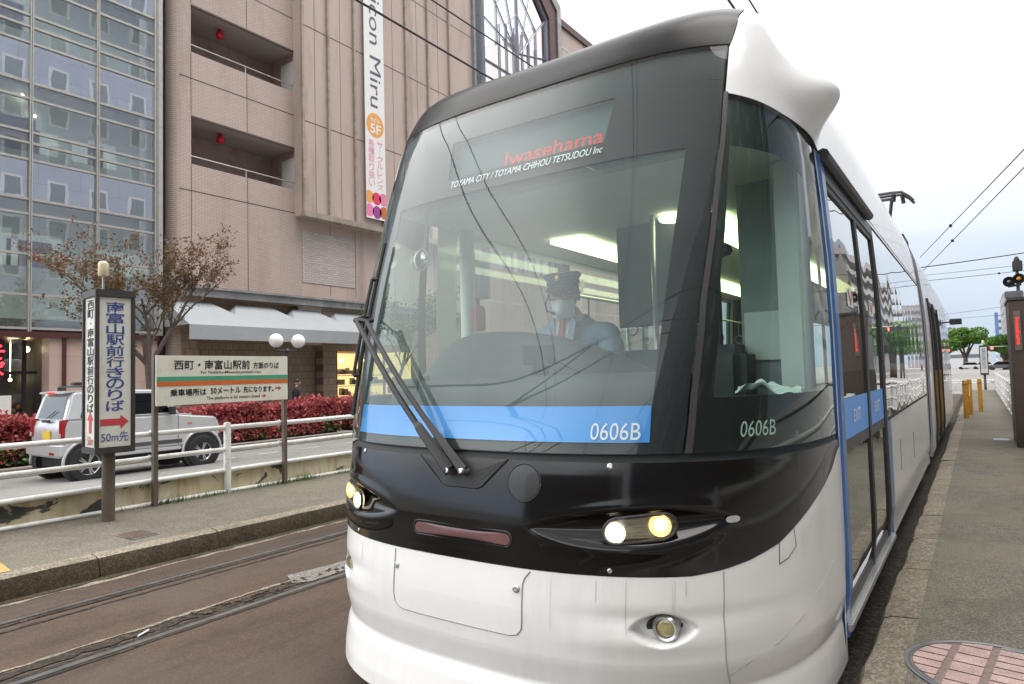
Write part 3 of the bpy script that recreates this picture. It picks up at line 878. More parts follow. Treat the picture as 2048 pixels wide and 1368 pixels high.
# dot-matrix lettering
def dot_text(mb, txt, x0, x1, z0, z1, nx, nz, fn, r):
    vs, fs = textmesh(txt, 1.0, .012); a, b, c, d = bounds(vs)
    tri = [[(vs[i][0], vs[i][1]) for i in f] for f in fs]
    def inside(p):
        for t in tri:
            for k in range(1, len(t) - 1):
                A, B, C = t[0], t[k], t[k + 1]
                s1 = (B[0] - A[0]) * (p[1] - A[1]) - (B[1] - A[1]) * (p[0] - A[0])
                s2 = (C[0] - B[0]) * (p[1] - B[1]) - (C[1] - B[1]) * (p[0] - B[0])
                s3 = (A[0] - C[0]) * (p[1] - C[1]) - (A[1] - C[1]) * (p[0] - C[0])
                if (s1 >= 0 and s2 >= 0 and s3 >= 0) or (s1 <= 0 and s2 <= 0 and s3 <= 0): return True
        return False
    for i in range(nx):
        for j in range(nz):
            u = (i + .5) / nx; v = (j + .5) / nz
            if inside((lerp(a, b, u), lerp(c, d, v))):
                x = lerp(x0, x1, u); z = lerp(z0, z1, v)
                mb.face([fn(x + r * q, z + r * w) for q, w in ((-1, -1), (1, -1), (1, 1), (-1, 1))])
mb = MB(); dot_text(mb, 'Iwasehama', -.10, .435, 2.482, 2.562, 74, 14, lambda x, z: PX(x, z, -.052), .0025)
mb.build('destination_lettering', 'led_red', dd)
# --- corner glass with its own mask, pillars
for sg in (1, -1):
    mb = MB()
    tl = lambda z: tseam(z) + .008
    def cg(a, b):
        zb = lerp(1.165, 2.592, b); t = lerp(tl(zb), .985, a); z = lerp(1.165, ztop(t) - .004, b)
        return SP(t * sg, z, .004)
    mb.grid(cg, lin(0, 1, 30), lin(0, 1, 36))
    mb.build('corner_window', 'corner_glass', tram, smooth=True)
    til = lambda z: interp([1.367, 1.717, 2.114, 2.354], [.487, .478, .502, .535], z)
    ztc = lambda t: interp([.5, .74, .95, 1], [2.356, 2.324, 2.26, 2.24], t)
    mb = MB(); O = -.012
    def mk(t0, t1, z0, z1, nt_=12, nz_=14):
        mb.grid(lambda a, b: SP(sg * lerp(t0(b), t1(b), a), lerp(z0(lerp(t0(b), t1(b), a)), z1(lerp(t0(b), t1(b), a)), b), O), lin(0, 1, nt_), lin(0, 1, nz_))
    mk(lambda b: tl(1.2), lambda b: .985, lambda t: 1.165, lambda t: 1.36, 24, 5)
    mk(lambda b: til(lerp(1.36, 2.354, b)), lambda b: .985, ztc, lambda t: ztop(t) - .004, 24, 8)
    mk(lambda b: tl(lerp(1.36, 2.58, b)), lambda b: til(lerp(1.36, 2.354, b)), lambda t: 1.36, lambda t: min(2.585, ztop(t) - .004), 5, 24)
    mk(lambda b: .965, lambda b: .985, lambda t: 1.36, lambda t: 2.26, 3, 20)
    mb.build('corner_mask', 'black_mask', tram, smooth=True)
    mb = MB()
    zz = lin(1.165, 2.592, 30)
    mb.grid(lambda a, z: SP(sg * (tseam(z) + lerp(-.008, .010, a)), z, .007), [0, .5, 1], zz)
    mb.build('pillar_trim', mat('trim_grey', (.05, .046, .044), .35, 0, .5, .3, var=.1) if 'trim_grey' not in MATS else 'trim_grey', tram, smooth=True)
    # white cap over the corner, with the camera housing bulging out of it
    mb = MB()
    def cap(a, b):
        zb = lerp(2.592, 3.17, b); t = lerp(tseam(zb), 1, a); z = lerp(ztop(t), 3.17, b)
        return bump(SP(t * sg, z, .003))
    mb.grid(cap, lin(0, 1, 44), lin(0, 1, 44))
    # upper side running back from it
    def upper(u, v):
        z = lerp(2.475, 3.17, v); y = lerp(ye_(z), 9.58, u ** 2.2)
        return bump(Vector((XC + sg * (hw_(z) + .003), y, z + .04 * crown(z))))
    mb.grid(upper, lin(0, 1, 46), lin(0, 1, 40))
    bmesh.ops.remove_doubles(mb.bm, verts=mb.bm.verts, dist=.004)
    mb.build('roof_cheek', 'white_body', tram, smooth=True)
mb = MB(); fit_text(mb, '0606B', .572, .690, 1.212, 1.270, lambda t, z: SP(t, z, -.002))
mb.build('fleet_number', 'lettering_white', tram)
mb = MB()
mb.grid(lambda s, z: SP(math.copysign(abs(s) ** 1.4, s) * tseam(z), z, .004), lin(-1, 1, 61), lin(2.832, 3.17, 26))
mb.build('roof_brow', 'brow_black', tram, smooth=True)
mb = MB(); mb.grid(lambda s, v: S0(s, 3.17).lerp(Vector((S0(s, 3.17).x, 9.58, 3.22)), v), warp(41), [0, .1, .5, 1])
mb.build('roof', 'white_body', tram, smooth=True)
# --- side walls of the two cars
def side(mb, sg, y0, y1, z0, z1, off=0, nz=10):
    mb.grid(lambda y, z: Vector((XC + sg * (hw_(z) + off), y, z)), [y0, y1], lin(z0, z1, nz))
def sidebar(mb, sg, y0, y1, z0, z1, off0, off1, nz=8):
    zs = lin(z0, z1, nz)
    A = [[mb.bm.verts.new((XC + sg * (hw_(z) + o), y, z)) for z in zs] for y in (y0, y1) for o in (off0, off1)]
    for k in range(nz - 1):
        for i, j in ((0, 1), (1, 3), (3, 2), (2, 0)): mb.bm.faces.new((A[i][k], A[j][k], A[j][k + 1], A[i][k + 1]))
    mb.bm.faces.new((A[0][0], A[1][0], A[3][0], A[2][0])); mb.bm.faces.new((A[0][-1], A[1][-1], A[3][-1], A[2][-1]))
mb = MB()
side(mb, 1, 3.30, 3.335, .14, 2.48); side(mb, 1, 5.24, 9.58, .25, 1.085); side(mb, 1, 5.24, 9.58, 2.43, 2.48, 0, 3); side(mb, 1, 3.30, 5.24, 2.44, 2.48, 0, 3)
side(mb, -1, 3.30, 9.58, .25, 1.085); side(mb, -1, 3.30, 9.58, 2.40, 2.48, 0, 3); side(mb, -1, 3.3, 3.5, 1.085, 2.4)
mb.build('side_wall', 'white_body', tram, smooth=True)
mb = MB(); sidebar(mb, 1, 3.337, 3.425, .24, 2.46, -.02, .012, 24); mb.build('door_pillar', 'blue_door', tram, smooth='auto')
mb = MB(); side(mb, 1, 5.245, 5.43, .27, 1.08, .004); mb.build('blue_panel', 'blue_door', tram, smooth=True)
seam_pts = [[(y, 1.085) for y in (5.24, 9.58)]]
mb = MB(); sidebar(mb, 1, 5.24, 9.58, 1.075, 1.095, -.01, .006, 3); sidebar(mb, 1, 5.24, 9.58, 2.42, 2.435, -.01, .006, 3); mb.build('window_seal', 'rubber', tram)
mb = MB(); side(mb, 1, 5.24, 9.58, 1.095, 2.42, .003, 14); mb.build('side_window', 'side_glass', tram, smooth=True)
mb = MB(); side(mb, -1, 3.5, 9.58, 1.085, 2.40, .003, 14); mb.build('side_window', 'shop_glass', tram, smooth=True)
for y in (4.9, 6.6, 8.2, 9.5):
    mb = MB(); sidebar(mb, -1, y, y + .09, 1.085, 2.40, -.03, .0, 8); mb.build('window_post', 'interior_dark', tram)
mb = MB()
for y, z in ((6.05, .75), (7.3, .70)): 
    sidebar(mb, 1, y, y + .016, z - .12, z + .12, -.002, .002, 6)
mb.build('side_flap_seam', 'seam_dark', tram)
# doors
mb = MB()
for a, b in ((3.427, 3.475), (5.195, 5.242)): sidebar(mb, 1, a, b, .28, 2.44, -.03, .004, 22)
sidebar(mb, 1, 3.427, 5.242, 2.36, 2.44, -.03, .004, 4)
mb.build('door_frame', 'frame_grey', tram, smooth='auto')
mb = MB(); mb.tube([(XC + hw_(2.45) + .025, 3.36, 2.455), (XC + hw_(2.45) + .025, 4.97, 2.455)], .030, 8); mb.build('door_gutter', 'dark_metal', tram, smooth='auto')
for a, b in ((3.478, 4.42), (4.43, 5.19)):
    mb = MB(); side(mb, 1, a + .03, b - .03, .33, 2.34, -.012, 22)
    leaf = mb.build('door', 'door_glass', tram, smooth=True)
    mb = MB()
    for y0, y1 in ((a, a + .035), (b - .035, b)): sidebar(mb, 1, y0, y1, .28, 2.36, -.03, -.002, 22)
    sidebar(mb, 1, a, b, .28, .345, -.03, -.002, 3); sidebar(mb, 1, a, b, 2.325, 2.36, -.03, -.002, 3)
    mb.build('leaf_frame', 'dark_metal', leaf, smooth='auto')
    mb = MB(); side(mb, 1, a + .036, b - .036, 1.10, 1.30, -.009, 4); mb.build('leaf_stripe', 'blue_strip', leaf, smooth=True)
    mb = MB(); side(mb, 1, a + .036, b - .036, 1.04, 1.099, -.009, 3); mb.build('leaf_rail', 'dark_metal', leaf, smooth=True)
    mb = MB(); q = (a + b) / 2; fit_text(mb, 'EXIT', q - .12, q + .12, 1.17, 1.235, lambda y, z: Vector((XC + hw_(z) - .006, y, z)))
    mb.build('leaf_lettering', 'lettering_white', leaf)
    mb = MB(); side(mb, 1, q - .09, q + .10, 1.775, 1.875, -.008, 3); st = mb.build('leaf_sticker', 'paper', leaf)
    mb = MB(); fit_text(mb, 'V', q - .07, q + .08, 1.785, 1.865, lambda y, z: Vector((XC + hw_(z) - .006, y, z))); mb.build('leaf_sticker_mark', 'sign_red', leaf)
mb = MB(); mb.box(XC + 1.15, XC + 1.212, 3.34, 5.30, .262, .30); mb.build('door_sill', 'silver', tram, bevel=.006)
# bellows and the rear car
mb = MB()
for k in range(9): sidebar(mb, 1, 9.66 + k * .07, 9.70 + k * .07, .3, 2.9, -.06, -.01 if k % 2 else -.035, 10); sidebar(mb, -1, 9.66 + k * .07, 9.70 + k * .07, .3, 2.9, -.06, -.02, 10)
mb.box(XC - 1.05, XC + 1.05, 9.6, 10.35, 2.9, 3.1)
mb.build('bellows', 'dark_metal', tram)
mat('ring_grey', (.42, .42, .44), .35, .2, var=.05)
for y in (9.58, 10.33):
    for sg in (1, -1):
        mb = MB(); sidebar(mb, sg, y, y + .07, .24, 3.15, -.05, .006, 30); mb.build('end_ring', 'ring_grey', tram, smooth='auto')
mb = MB()
for sg in (1, -1):
    side(mb, sg, 10.4, 11.35, .25, 2.48, 0, 16); side(mb, sg, 14.2, 19.1, .25, 1.085); side(mb, sg, 14.2, 19.1, 2.42, 2.48, 0, 3); side(mb, sg, 11.35, 14.2, 2.42, 2.48, 0, 3)
    mb.grid(lambda u, v: Vector((XC + sg * hw_(lerp(2.475, 3.17, v)), lerp(10.4, 19.1, u), lerp(2.475, 3.17, v) + .04 * crown(lerp(2.475, 3.17, v)))), [0, 1], lin(0, 1, 20))
    mb.grid(lambda a, z: Vector((XC + sg * lerp(hw_(z), hw_(z) * .55, a ** 1.6), 19.1 + 1.0 * math.sin(a * PI / 2) ** 1.0, z)), lin(0, 1, 10), lin(.25, 3.17, 24))
mb.box(XC - .9, XC + .9, 10.4, 20.0, 3.17, 3.21)
rc = mb.build('rear_car', 'white_body', tram, smooth='auto')
mb = MB(); side(mb, 1, 14.2, 19.0, 1.095, 2.42, .003, 10); mb.build('rear_window', 'side_glass', rc, smooth=True)
for a, b in ((11.4, 12.7), (12.75, 14.15)):
    mb = MB(); side(mb, 1, a + .06, b - .06, .4, 2.34, -.014, 14); dl = mb.build('rear_door', 'door_glass', rc, smooth=True)
    mb = MB()
    for y0, y1 in ((a, a + .09), (b - .09, b)): sidebar(mb, 1, y0, y1, .28, 2.42, -.03, .02, 14)
    sidebar(mb, 1, a, b, .28, .40, -.03, .0, 3); sidebar(mb, 1, a, b, 2.34, 2.42, -.03, .0, 3)
    mb.build('leaf_frame', 'dark_metal', dl, smooth='auto')
    mb = MB(); sidebar(mb, 1, b - .17, b - .10, .42, 1.35, -.012, -.006, 8); mb.build('leaf_edge', 'bollard_yellow', dl)
mb = MB(); mb.obox((XC + 1.36, 18.6, 2.42), (.24, .13, .13)); mb.tube([(XC + 1.16, 18.65, 2.42), (XC + 1.36, 18.65, 2.42)], .02, 6); mb.build('wing_mirror', 'dark_metal', rc, bevel=.03)
# running gear in the dark under the skirt
mb = MB(); mb.box(XC - .95, XC + .95, 2.75, 9.5, .16, .32); mb.box(XC - .95, XC + .95, 10.4, 19, .16, .32); mb.build('underframe', 'black_matte', tram)
for y in (4.6, 6.4, 13.2, 15.0):
    for sg in (-1, 1):
        mb = MB(); mb.lathe([(.0, -.05), (.30, -.05), (.31, .0), (.28, .01), (.28, .06), (0, .06)], (XC + sg * .535, y, .29), (sg, 0, 0), 28); mb.build('wheel', 'dark_metal', tram, smooth='auto')
# pantograph
mb = MB()
hx = lambda x, z, y=15.0: (XC + x, y, z)
for dy in (-.13, .13):
    mb.tube([hx(-.875, 4.62, 15 + dy), hx(-.80, 4.72, 15 + dy), hx(-.68, 4.82, 15 + dy), hx(-.5, 4.835, 15 + dy), hx(.5, 4.835, 15 + dy), hx(.68, 4.82, 15 + dy), hx(.80, 4.72, 15 + dy), hx(.875, 4.62, 15 + dy)], .028, 6)
mb.tube([hx(-.5, 4.74), hx(.52, 4.74)], .032, 6)
for x in (-.54, .54):
    mb.tube([hx(x, 4.82), hx(x * .98, 4.68)], .045, 6); mb.tube([hx(x * .93, 4.72), hx(x * .80, 4.25), hx(x * .3, 3.8, 15.9), hx(x * .5, 3.3, 15.2)], .035, 6)
mb.tube([hx(.68, 4.80), hx(.70, 4.62)], .04, 6)
mb.box(XC - .4, XC + .4, 14.6, 16.2, 3.2, 3.3)
mb.build('pantograph', 'dark_metal', tram)
# --- inside
mb = MB(); mb.box(XC - 1.13, XC + 1.13, 2.8, 9.5, .325, .35); mb.build('floor', 'interior_dark', tram)
mb = MB(); mb.box(XC - 1.10, XC + 1.10, 2.9, 9.5, 2.43, 2.46); mb.build('ceiling', 'interior_light', tram)
for x in (-.62, .38):
    mb = MB(); mb.box(XC + x - .13, XC + x + .13, 4.05, 9.3, 2.395, 2.425); mb.build('ceiling_lamp', 'ceiling_lamp', tram)
mb = MB(); mb.lathe([(0, 0), (.075, .0), (.085, .02)], (XC + .22, 3.92, 2.39), (0, 0, 1), 20); mb.build('cab_lamp', 'ceiling_lamp', tram)
mb = MB(); mb.box(XC - .20, XC + .46, 4.0, 4.03, 1.75, 2.42); mb.box(XC - .20, XC + .46, 4.0, 4.03, .35, 1.35); mb.box(XC + .44, XC + .47, 3.98, 4.04, .35, 2.42)
mb.build('cab_partition', 'dash_grey', tram)
mb = MB(); mb.box(XC - .20, XC + .44, 4.01, 4.016, 1.36, 1.74); mb.build('partition_window', 'shop_glass', tram)
for x, y, m in ((.115, 3.86, 'handrail_steel'), (-.28, 4.3, 'handrail_steel'), (.66, 5.3, 'handrail_yellow'), (.72, 6.4, 'handrail_yellow'), (.55, 4.6, 'handrail_yellow'), (-.6, 6.3, 'handrail_yellow'), (.8, 4.5, 'handrail_steel')):
    mb = MB(); mb.tube([(XC + x, y, .35), (XC + x, y, 2.43)], .018, 8); mb.build('handrail', m, tram, smooth=True)
mb = MB()
for x in (-.75, .8):
    mb.tube([(XC + x, 4.3, 2.05), (XC + x, 9.3, 2.05)], .014, 6)
mb.build('strap_rail', 'handrail_steel', tram, smooth=True)
for i in range(6):
    for x in (-.75, .8):
        y = 4.6 + i * .8
        mb = MB(); mb.tube([(XC + x, y, 2.05), (XC + x, y, 1.88)], .008, 5); mb.tube([(XC + x + .05 * math.sin(a), y, 1.83 + .05 * math.cos(a)) for a in lin(0, 2 * PI, 13)], .009, 5); mb.build('hand_strap', 'interior_dark', tram)
for i in range(5):
    for x in (-.85, .85):
        if x > 0 and i < 1: continue
        y = 5.6 + i * .78
        mb = MB(); mb.obox((XC + x, y, .80), (.42, .42, .09)); mb.obox((XC + x, y + .22, 1.10), (.42, .07, .62), Matrix.Rotation(R(-8), 3, 'X')); mb.build('passenger_seat', 'seat_cloth', tram, bevel=.03)
# driver's desk: hooded instrument panel arching across, ledge in front
def hood(x): return 1.685 - .30 * (x + .35) ** 2 if x > -.35 else 1.685 - .33 * (x + .35) ** 2
mb = MB()
def desk(x, v):
    yb = .30 * max(0, (abs(x) / .95)) ** 2.5
    P = [(2.33, 1.20), (2.35, 1.40), (2.44, 1.452), (2.56, 1.455), (2.66, hood(x) - .06), (2.72, hood(x)), (2.82, hood(x) + .004), (2.98, hood(x) - .03), (3.0, 1.0)]
    i = min(int(v), len(P) - 2); f = v - i
    return Vector((XC + x, lerp(P[i][0], P[i + 1][0], f) + yb, lerp(P[i][1], P[i + 1][1], f)))
mb.grid(desk, lin(-.98, .74, 30), lin(0, 8, 25))
dk = mb.build('dashboard', 'dash_grey', tram, smooth=True)
mb = MB(); mb.box(XC + .55, XC + 1.10, 2.78, 3.25, 1.27, 1.335); mb.box(XC - 1.10, XC - .8, 2.72, 3.25, 1.27, 1.335); mb.build('side_ledge', 'dash_grey', dk, bevel=.02)
mb = MB(); mb.obox((XC + .125, 2.50, 1.545), (.13, .07, .085)); mb.obox((XC + .13, 2.50, 1.475), (.06, .05, .05)); mb.tube([(XC + .19, 2.5, 1.53), (XC + .26, 2.5, 1.49), (XC + .32, 2.52, 1.462)], .004, 5)
mb.build('dash_camera', 'rubber', tram, bevel=.012)
mb = MB(); mb.tube([(XC - .50, 2.36, 1.38), (XC - .48, 2.36, 1.46)], .006, 5); mb.obox((XC - .45, 2.36, 1.455), (.06, .02, .02)); mb.build('washer_nozzle', 'rubber', tram)
mb = MB(); mb.ball((XC - .73, 2.66, 2.10), .055, (1, .45, 1), 20, 12); mir = mb.build('round_mirror', 'chrome', tram, smooth=True)
mb = MB(); mb.tube([(XC - .73 + .057 * math.cos(a), 2.66, 2.10 + .057 * math.sin(a)) for a in lin(0, 2 * PI, 25)], .006, 6); mb.tube([(XC - .73, 2.68, 2.10), (XC - .80, 2.8, 2.4)], .006, 5); mb.build('mirror_arm', 'interior_light', mir, smooth=True)
# cab seat and the equipment case behind the right-hand corner window
mb = MB(); mb.obox((XC + .0, 3.55, .95), (.50, .48, .10)); mb.obox((XC + .0, 3.80, 1.28), (.46, .10, .62)); mb.box(XC - .1, XC + .1, 3.45, 3.65, .35, .9); mb.build('driver_seat', 'seat_cloth', tram, bevel=.03)
mb = MB(); mb.obox((XC + .66, 3.30, 1.42), (.34, .26, .32)); mb.box(XC + .5, XC + .85, 3.1, 3.6, .35, 1.27); mb.build('equipment_case', 'dash_grey', tram, bevel=.05, seg=3)
mb = MB(); mb.box(XC + .62, XC + .80, 4.45, 4.48, .35, 2.42); mb.box(XC + .99, XC + 1.10, 3.2, 3.41, 1.335, 2.42); mb.build('cab_lining', 'interior_light', tram, bevel=.01)
mb = MB(); mb.box(XC + .78, XC + .985, 3.395, 3.40, 1.50, 1.74); mb.build('notice', 'paper', tram)
mb = MB(); mb.box(XC + .76, XC + 1.0, 3.42, 3.43, .35, 2.40); mb.build('cab_screen', mat('screen_grey', (.33, .36, .35), .6, var=.05), tram)
mb = MB(); mb.obox((XC + .72, 3.1, 2.0), (.20, .05, .05), Matrix.Rotation(R(-14), 3, 'Y')); mb.build('cab_camera', 'interior_dark', tram, bevel=.01)
mb = MB(); mb.obox((XC - .83, 3.3, 1.82), (.04, .09, .16)); mb.build('fire_point', 'sign_red', tram, bevel=.01)
mb = MB(); mb.tube([(XC - .92, 3.30, .4), (XC - .92, 3.30, 2.4)], .05, 10); mb.build('cab_post', 'interior_light', tram, smooth=True)
# --- wiper: double arm and blade standing at the left edge of the glass
mb = MB()
A0 = PX(-.022, 1.078, .03); B0 = PX(.050, 1.080, .03)
A1 = Vector((XC - .725, 2.19, 1.745)); B1 = Vector((XC - .665, 2.20, 1.735))
def armpt(a, b, f, lift): 
    p = a.lerp(b, f); p.y -= lift * math.sin(PI * f); return p
mb.tube([armpt(A0, A1, f, .03) for f in (0, .03, .25, .28)], [.030, .030, .025, .015], 4); mb.tube([armpt(A0, A1, f, .03) for f in lin(.27, 1, 8)], .0135, 6)
mb.tube([armpt(B0, B1, f, .03) for f in (0, .03, .30)], [.026, .024, .016], 4); mb.tube([armpt(B0, B1, f, .03) for f in lin(.28, 1, 8)], .012, 6)
mb.tube([A1 + Vector((-.01, 0, 0)), A1, B1, B1 + Vector((.01, .03, .01))], .014, 6)
wip = mb.build('wiper', 'black_matte', tram)
for p in (A0, B0):
    mb = MB(); mb.lathe([(.013, -.035), (.014, .012), (.010, .022), (0, .024)], p, Nrm(0.02, 1.08), 12); mb.build('pivot_nut', 'silver', wip, smooth='auto')
mb = MB()
bl = [PX(-.785, z, .035) for z in lin(1.275, 2.16, 10)]
mb.tube(bl, .010, 6); mb.tube([p + Vector((-.012, -.022, 0)) for p in bl[2:-2]], .009, 6)
for f in (2, 4, 5, 7): mb.tube([bl[f], bl[f] + Vector((-.012, -.022, 0))], .012, 6)
mb.tube([A1, bl[5] + Vector((-.012, -.022, 0))], .012, 6); mb.tube([B1, bl[5] + Vector((0, -.01, -.03))], .012, 6)
mb.build('wiper_blade', 'black_matte', wip)
# cloth left on the ledge
tw = MB(); rt = random.Random(9)
def cl(u, v):
    x = lerp(-.13, .13, u); y = lerp(-.05, .07, v)
    z = .035 * math.exp(-((x + .03) / .06) ** 2) + .02 * math.sin(9 * u + 3 * v) ** 2 + .012 * math.sin(17 * v + 5 * u) + .012
    return Vector((XC + .98 + x, 3.0 + y + .02 * math.sin(8 * u), 1.336 + max(.003, z)))
tw.grid(cl, lin(0, 1, 26), lin(0, 1, 16))
tag(tw.build('towel', 'towel_cloth', smooth=True), 'crumpled white towel lying on the ledge behind the corner window of the tram', 'towel')
# ------------------------------------------------------------------ buildings on the left
FX = -24.0
def flat(x): return lambda u, v, a: Vector((a, u, v))
def yz_quad(mb, x, y0, y1, z0, z1): mb.face(((x, y0, z0), (x, y1, z0), (x, y1, z1), (x, y0, z1)))
pink = thing('department_store', 'pink tiled department store with open balconies, vertical banner and grey awnings', 'building', (FX, 20, -.25))
BAL = [(9.78, 11.60), (14.13, 15.95), (18.48, 20.3)]
Y0, YB, YC, YD = 12.60, 13.35, 18.12, 18.34
mb = MB()
# rounded corner at the left edge
mb.grid(lambda a, z: Vector((FX - .45 + .45 * math.sin(a), Y0 + .45 - .45 * math.cos(a), z)), lin(0, PI / 2, 10), [-.3, 30])
yz_quad(mb, FX, Y0 + .45, YB, -.3, 30); yz_quad(mb, FX, YC, 18.34, 3.0, 8.6); yz_quad(mb, FX, YC, 18.34, 8.6, 30)
zs = [5.05] + [z for b in BAL for z in b] + [30]
for a, b in zip(zs[0::2], zs[1::2]): yz_quad(mb, FX, YB, YC, a, b)
bmesh.ops.remove_doubles(mb.bm, verts=mb.bm.verts, dist=1e-4)
mb.build('wall', 'pink_tile', pink, smooth='auto')
for z0, z1 in BAL:
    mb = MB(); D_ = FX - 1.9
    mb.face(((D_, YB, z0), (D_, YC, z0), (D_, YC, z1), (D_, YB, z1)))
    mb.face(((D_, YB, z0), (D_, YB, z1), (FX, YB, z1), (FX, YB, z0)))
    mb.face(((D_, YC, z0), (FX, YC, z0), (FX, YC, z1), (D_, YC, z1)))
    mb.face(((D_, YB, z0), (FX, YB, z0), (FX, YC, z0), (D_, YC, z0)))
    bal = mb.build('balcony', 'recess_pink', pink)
    mb = MB(); mb.face(((D_, YB, z1 - .01), (FX, YB, z1 - .01), (FX, YC, z1 - .01), (D_, YC, z1 - .01))); mb.build('balcony_ceiling', 'ceiling_grey', bal)
    mb = MB(); mb.box(FX - 1.0, FX - .02, YC - .04, YC - .003, z0 + .01, z1 - .35); mb.build('balcony_panel', 'pale_wall', bal)
    mb = MB(); mb.tube([(FX - .12, YB, z0 + .34), (FX - .12, YC, z0 + .34)], .025, 6)
    for y in (YB + .02, (YB + YC) / 2, YC - .03): mb.tube([(FX - .12, y, z0), (FX - .12, y, z0 + .34)], .022, 6)
    mb.build('handrail', 'mullion_metal', bal)
    mb = MB(); mb.box(FX - .05, FX + .03, YB, YC, z1 - .02, z1 + .05); mb.build('lintel_trim', 'joint_dark', bal)
    mb = MB(); mb.lathe([(0, -.16), (.13, -.13), (.18, -.02), (.16, .08), (.08, .16), (.08, .3)], (FX - .75, 15.0, z1 - .26), (0, 0, 1), 16); mb.build('alarm_lamp', 'alarm_red', bal, smooth=True)
mb = MB()
for z in (8.75, 13.1, 17.45): mb.box(FX - .002, FX + .006, Y0 + .3, YD, z - .02, z + .02)
for y in (YB, 15.72): 
    mb.box(FX - .002, FX + .006, y - .012, y + .012, 5.1, 9.76); mb.box(FX - .002, FX + .006, y - .012, y + .012, 11.7, 14.1); mb.box(FX - .002, FX + .006, y - .012, y + .012, 16.05, 18.4)
mb.build('wall_joint', 'joint_dark', pink)
# bay to the right of the balconies: set forward, with metal fins
BX = FX + .5
mb = MB()
yz_quad(mb, BX, 18.0, 30.2, 8.6, 32); mb.face(((BX, 18.0, 8.6), (FX, 18.0, 8.6), (FX, 18.0, 32), (BX, 18.0, 32)))
yz_quad(mb, FX, 18.34, 31, 3.0, 8.6); mb.face(((FX, 18.0, 8.6), (BX, 18.0, 8.6), (BX, 30.2, 8.6), (FX, 30.2, 8.6))); yz_quad(mb, FX, 30.2, 31, 3, 32)
mb.build('bay_wall', 'pink_panel', pink)
mb = MB(); mb.box(BX - .05, BX + .22, 17.95, 30.4, 8.50, 8.78); mb.build('bay_ledge', 'fin_metal', pink, bevel=.03)
for y in (18.04, 19.45, 21.0, 22.75, 24.5, 26.2, 28.0):
    mb = MB(); mb.box(BX, BX + .13, y - .05, y + .05, 8.78, 31); mb.build('fin', 'fin_metal', pink)
mb = MB()
for z in (12.8, 17.1, 21.4): mb.box(BX - .002, BX + .006, 18.1, 30.2, z - .02, z + .02)
for y in (18.75, 20.2, 23.6, 25.4, 27.1): mb.box(BX - .002, BX + .005, y - .01, y + .01, 8.8, 31)
for y in (19.9, 21.4, 24, 27): mb.box(FX - .002, FX + .006, y - .012, y + .012, 5.3, 8.5)
mb.build('bay_joint', 'joint_dark', pink)
mb = MB(); mb.box(FX, FX + .03, 18.36, 21.36, 5.76, 8.08); mb.build('tile_panel', 'light_tile', pink)
mb = MB(); mb.box(FX, FX + .30, 12.75, 31, 4.72, 5.0); mb.box(FX, FX + .42, 12.7, 31, 5.0, 5.08); mb.build('ledge', 'ledge_metal', pink)
# ground floor
mb = MB()
G_ = FX + .025
yz_quad(mb, G_, 12.95, 13.6, -.3, 4.75); yz_quad(mb, FX - .5, 13.6, 19.9, -.3, 4.75); mb.face(((G_, 13.6, -.3), (FX - .5, 13.6, -.3), (FX - .5, 13.6, 4.75), (G_, 13.6, 4.75)))
yz_quad(mb, G_, 19.4, 20.15, -.3, 4.75); mb.face(((FX - .5, 19.4, -.3), (G_, 19.4, -.3), (G_, 19.4, 4.75), (FX - .5, 19.4, 4.75))); yz_quad(mb, G_, 20.15, 31, 2.75, 4.75)
yz_quad(mb, G_, 25, 31, -.3, 2.75)
mb.build('ground_floor_wall', 'beige_stone', pink)
mb = MB(); mb.box(FX - 3, FX - 2.9, 20.1, 25, -.3, 2.8); mb.box(FX - 3, FX, 20.05, 20.15, -.3, 2.8); mb.box(FX - 3, FX, 25, 25.1, -.3, 2.8); mb.build('shop_interior', 'shop_wall_glow', pink)  # walls glow by themselves in place of lamplight falling on them
mb = MB(); rr = random.Random(5)
for k in range(40):
    y = rr.uniform(20.3, 24.8); z = rr.choice((.2, .7, 1.2, 1.7)); mb.box(FX - .9, FX - .7, y, y + rr.uniform(.1, .3), z, z + rr.uniform(.15, .35))
for z in (.15, .65, 1.15, 1.65): mb.box(FX - 1.0, FX - .6, 20.3, 24.8, z - .03, z)
mb.build('shop_goods', 'shop_goods', pink)
mb = MB(); yz_quad(mb, FX - .08, 20.2, 25, -.2, 2.7); mb.build('shop_window', 'shop_glass', pink)
mb = MB()
for y in (20.2, 21.6, 23.2): mb.box(FX - .12, FX - .02, y - .04, y + .04, -.2, 2.75)
mb.build('shop_frame', 'dark_metal', pink)
for y in (20.9, 22.4): 
    mb = MB(); mb.ball((FX - .5, y, 2.35), .10); mb.build('shop_lamp', 'shop_bulb', pink, smooth=True)
mb = MB(); mb.box(FX - .49, FX - .47, 19.35, 19.39, .4, 2.5); mb.build('wall_plate', 'seam_dark', pink)
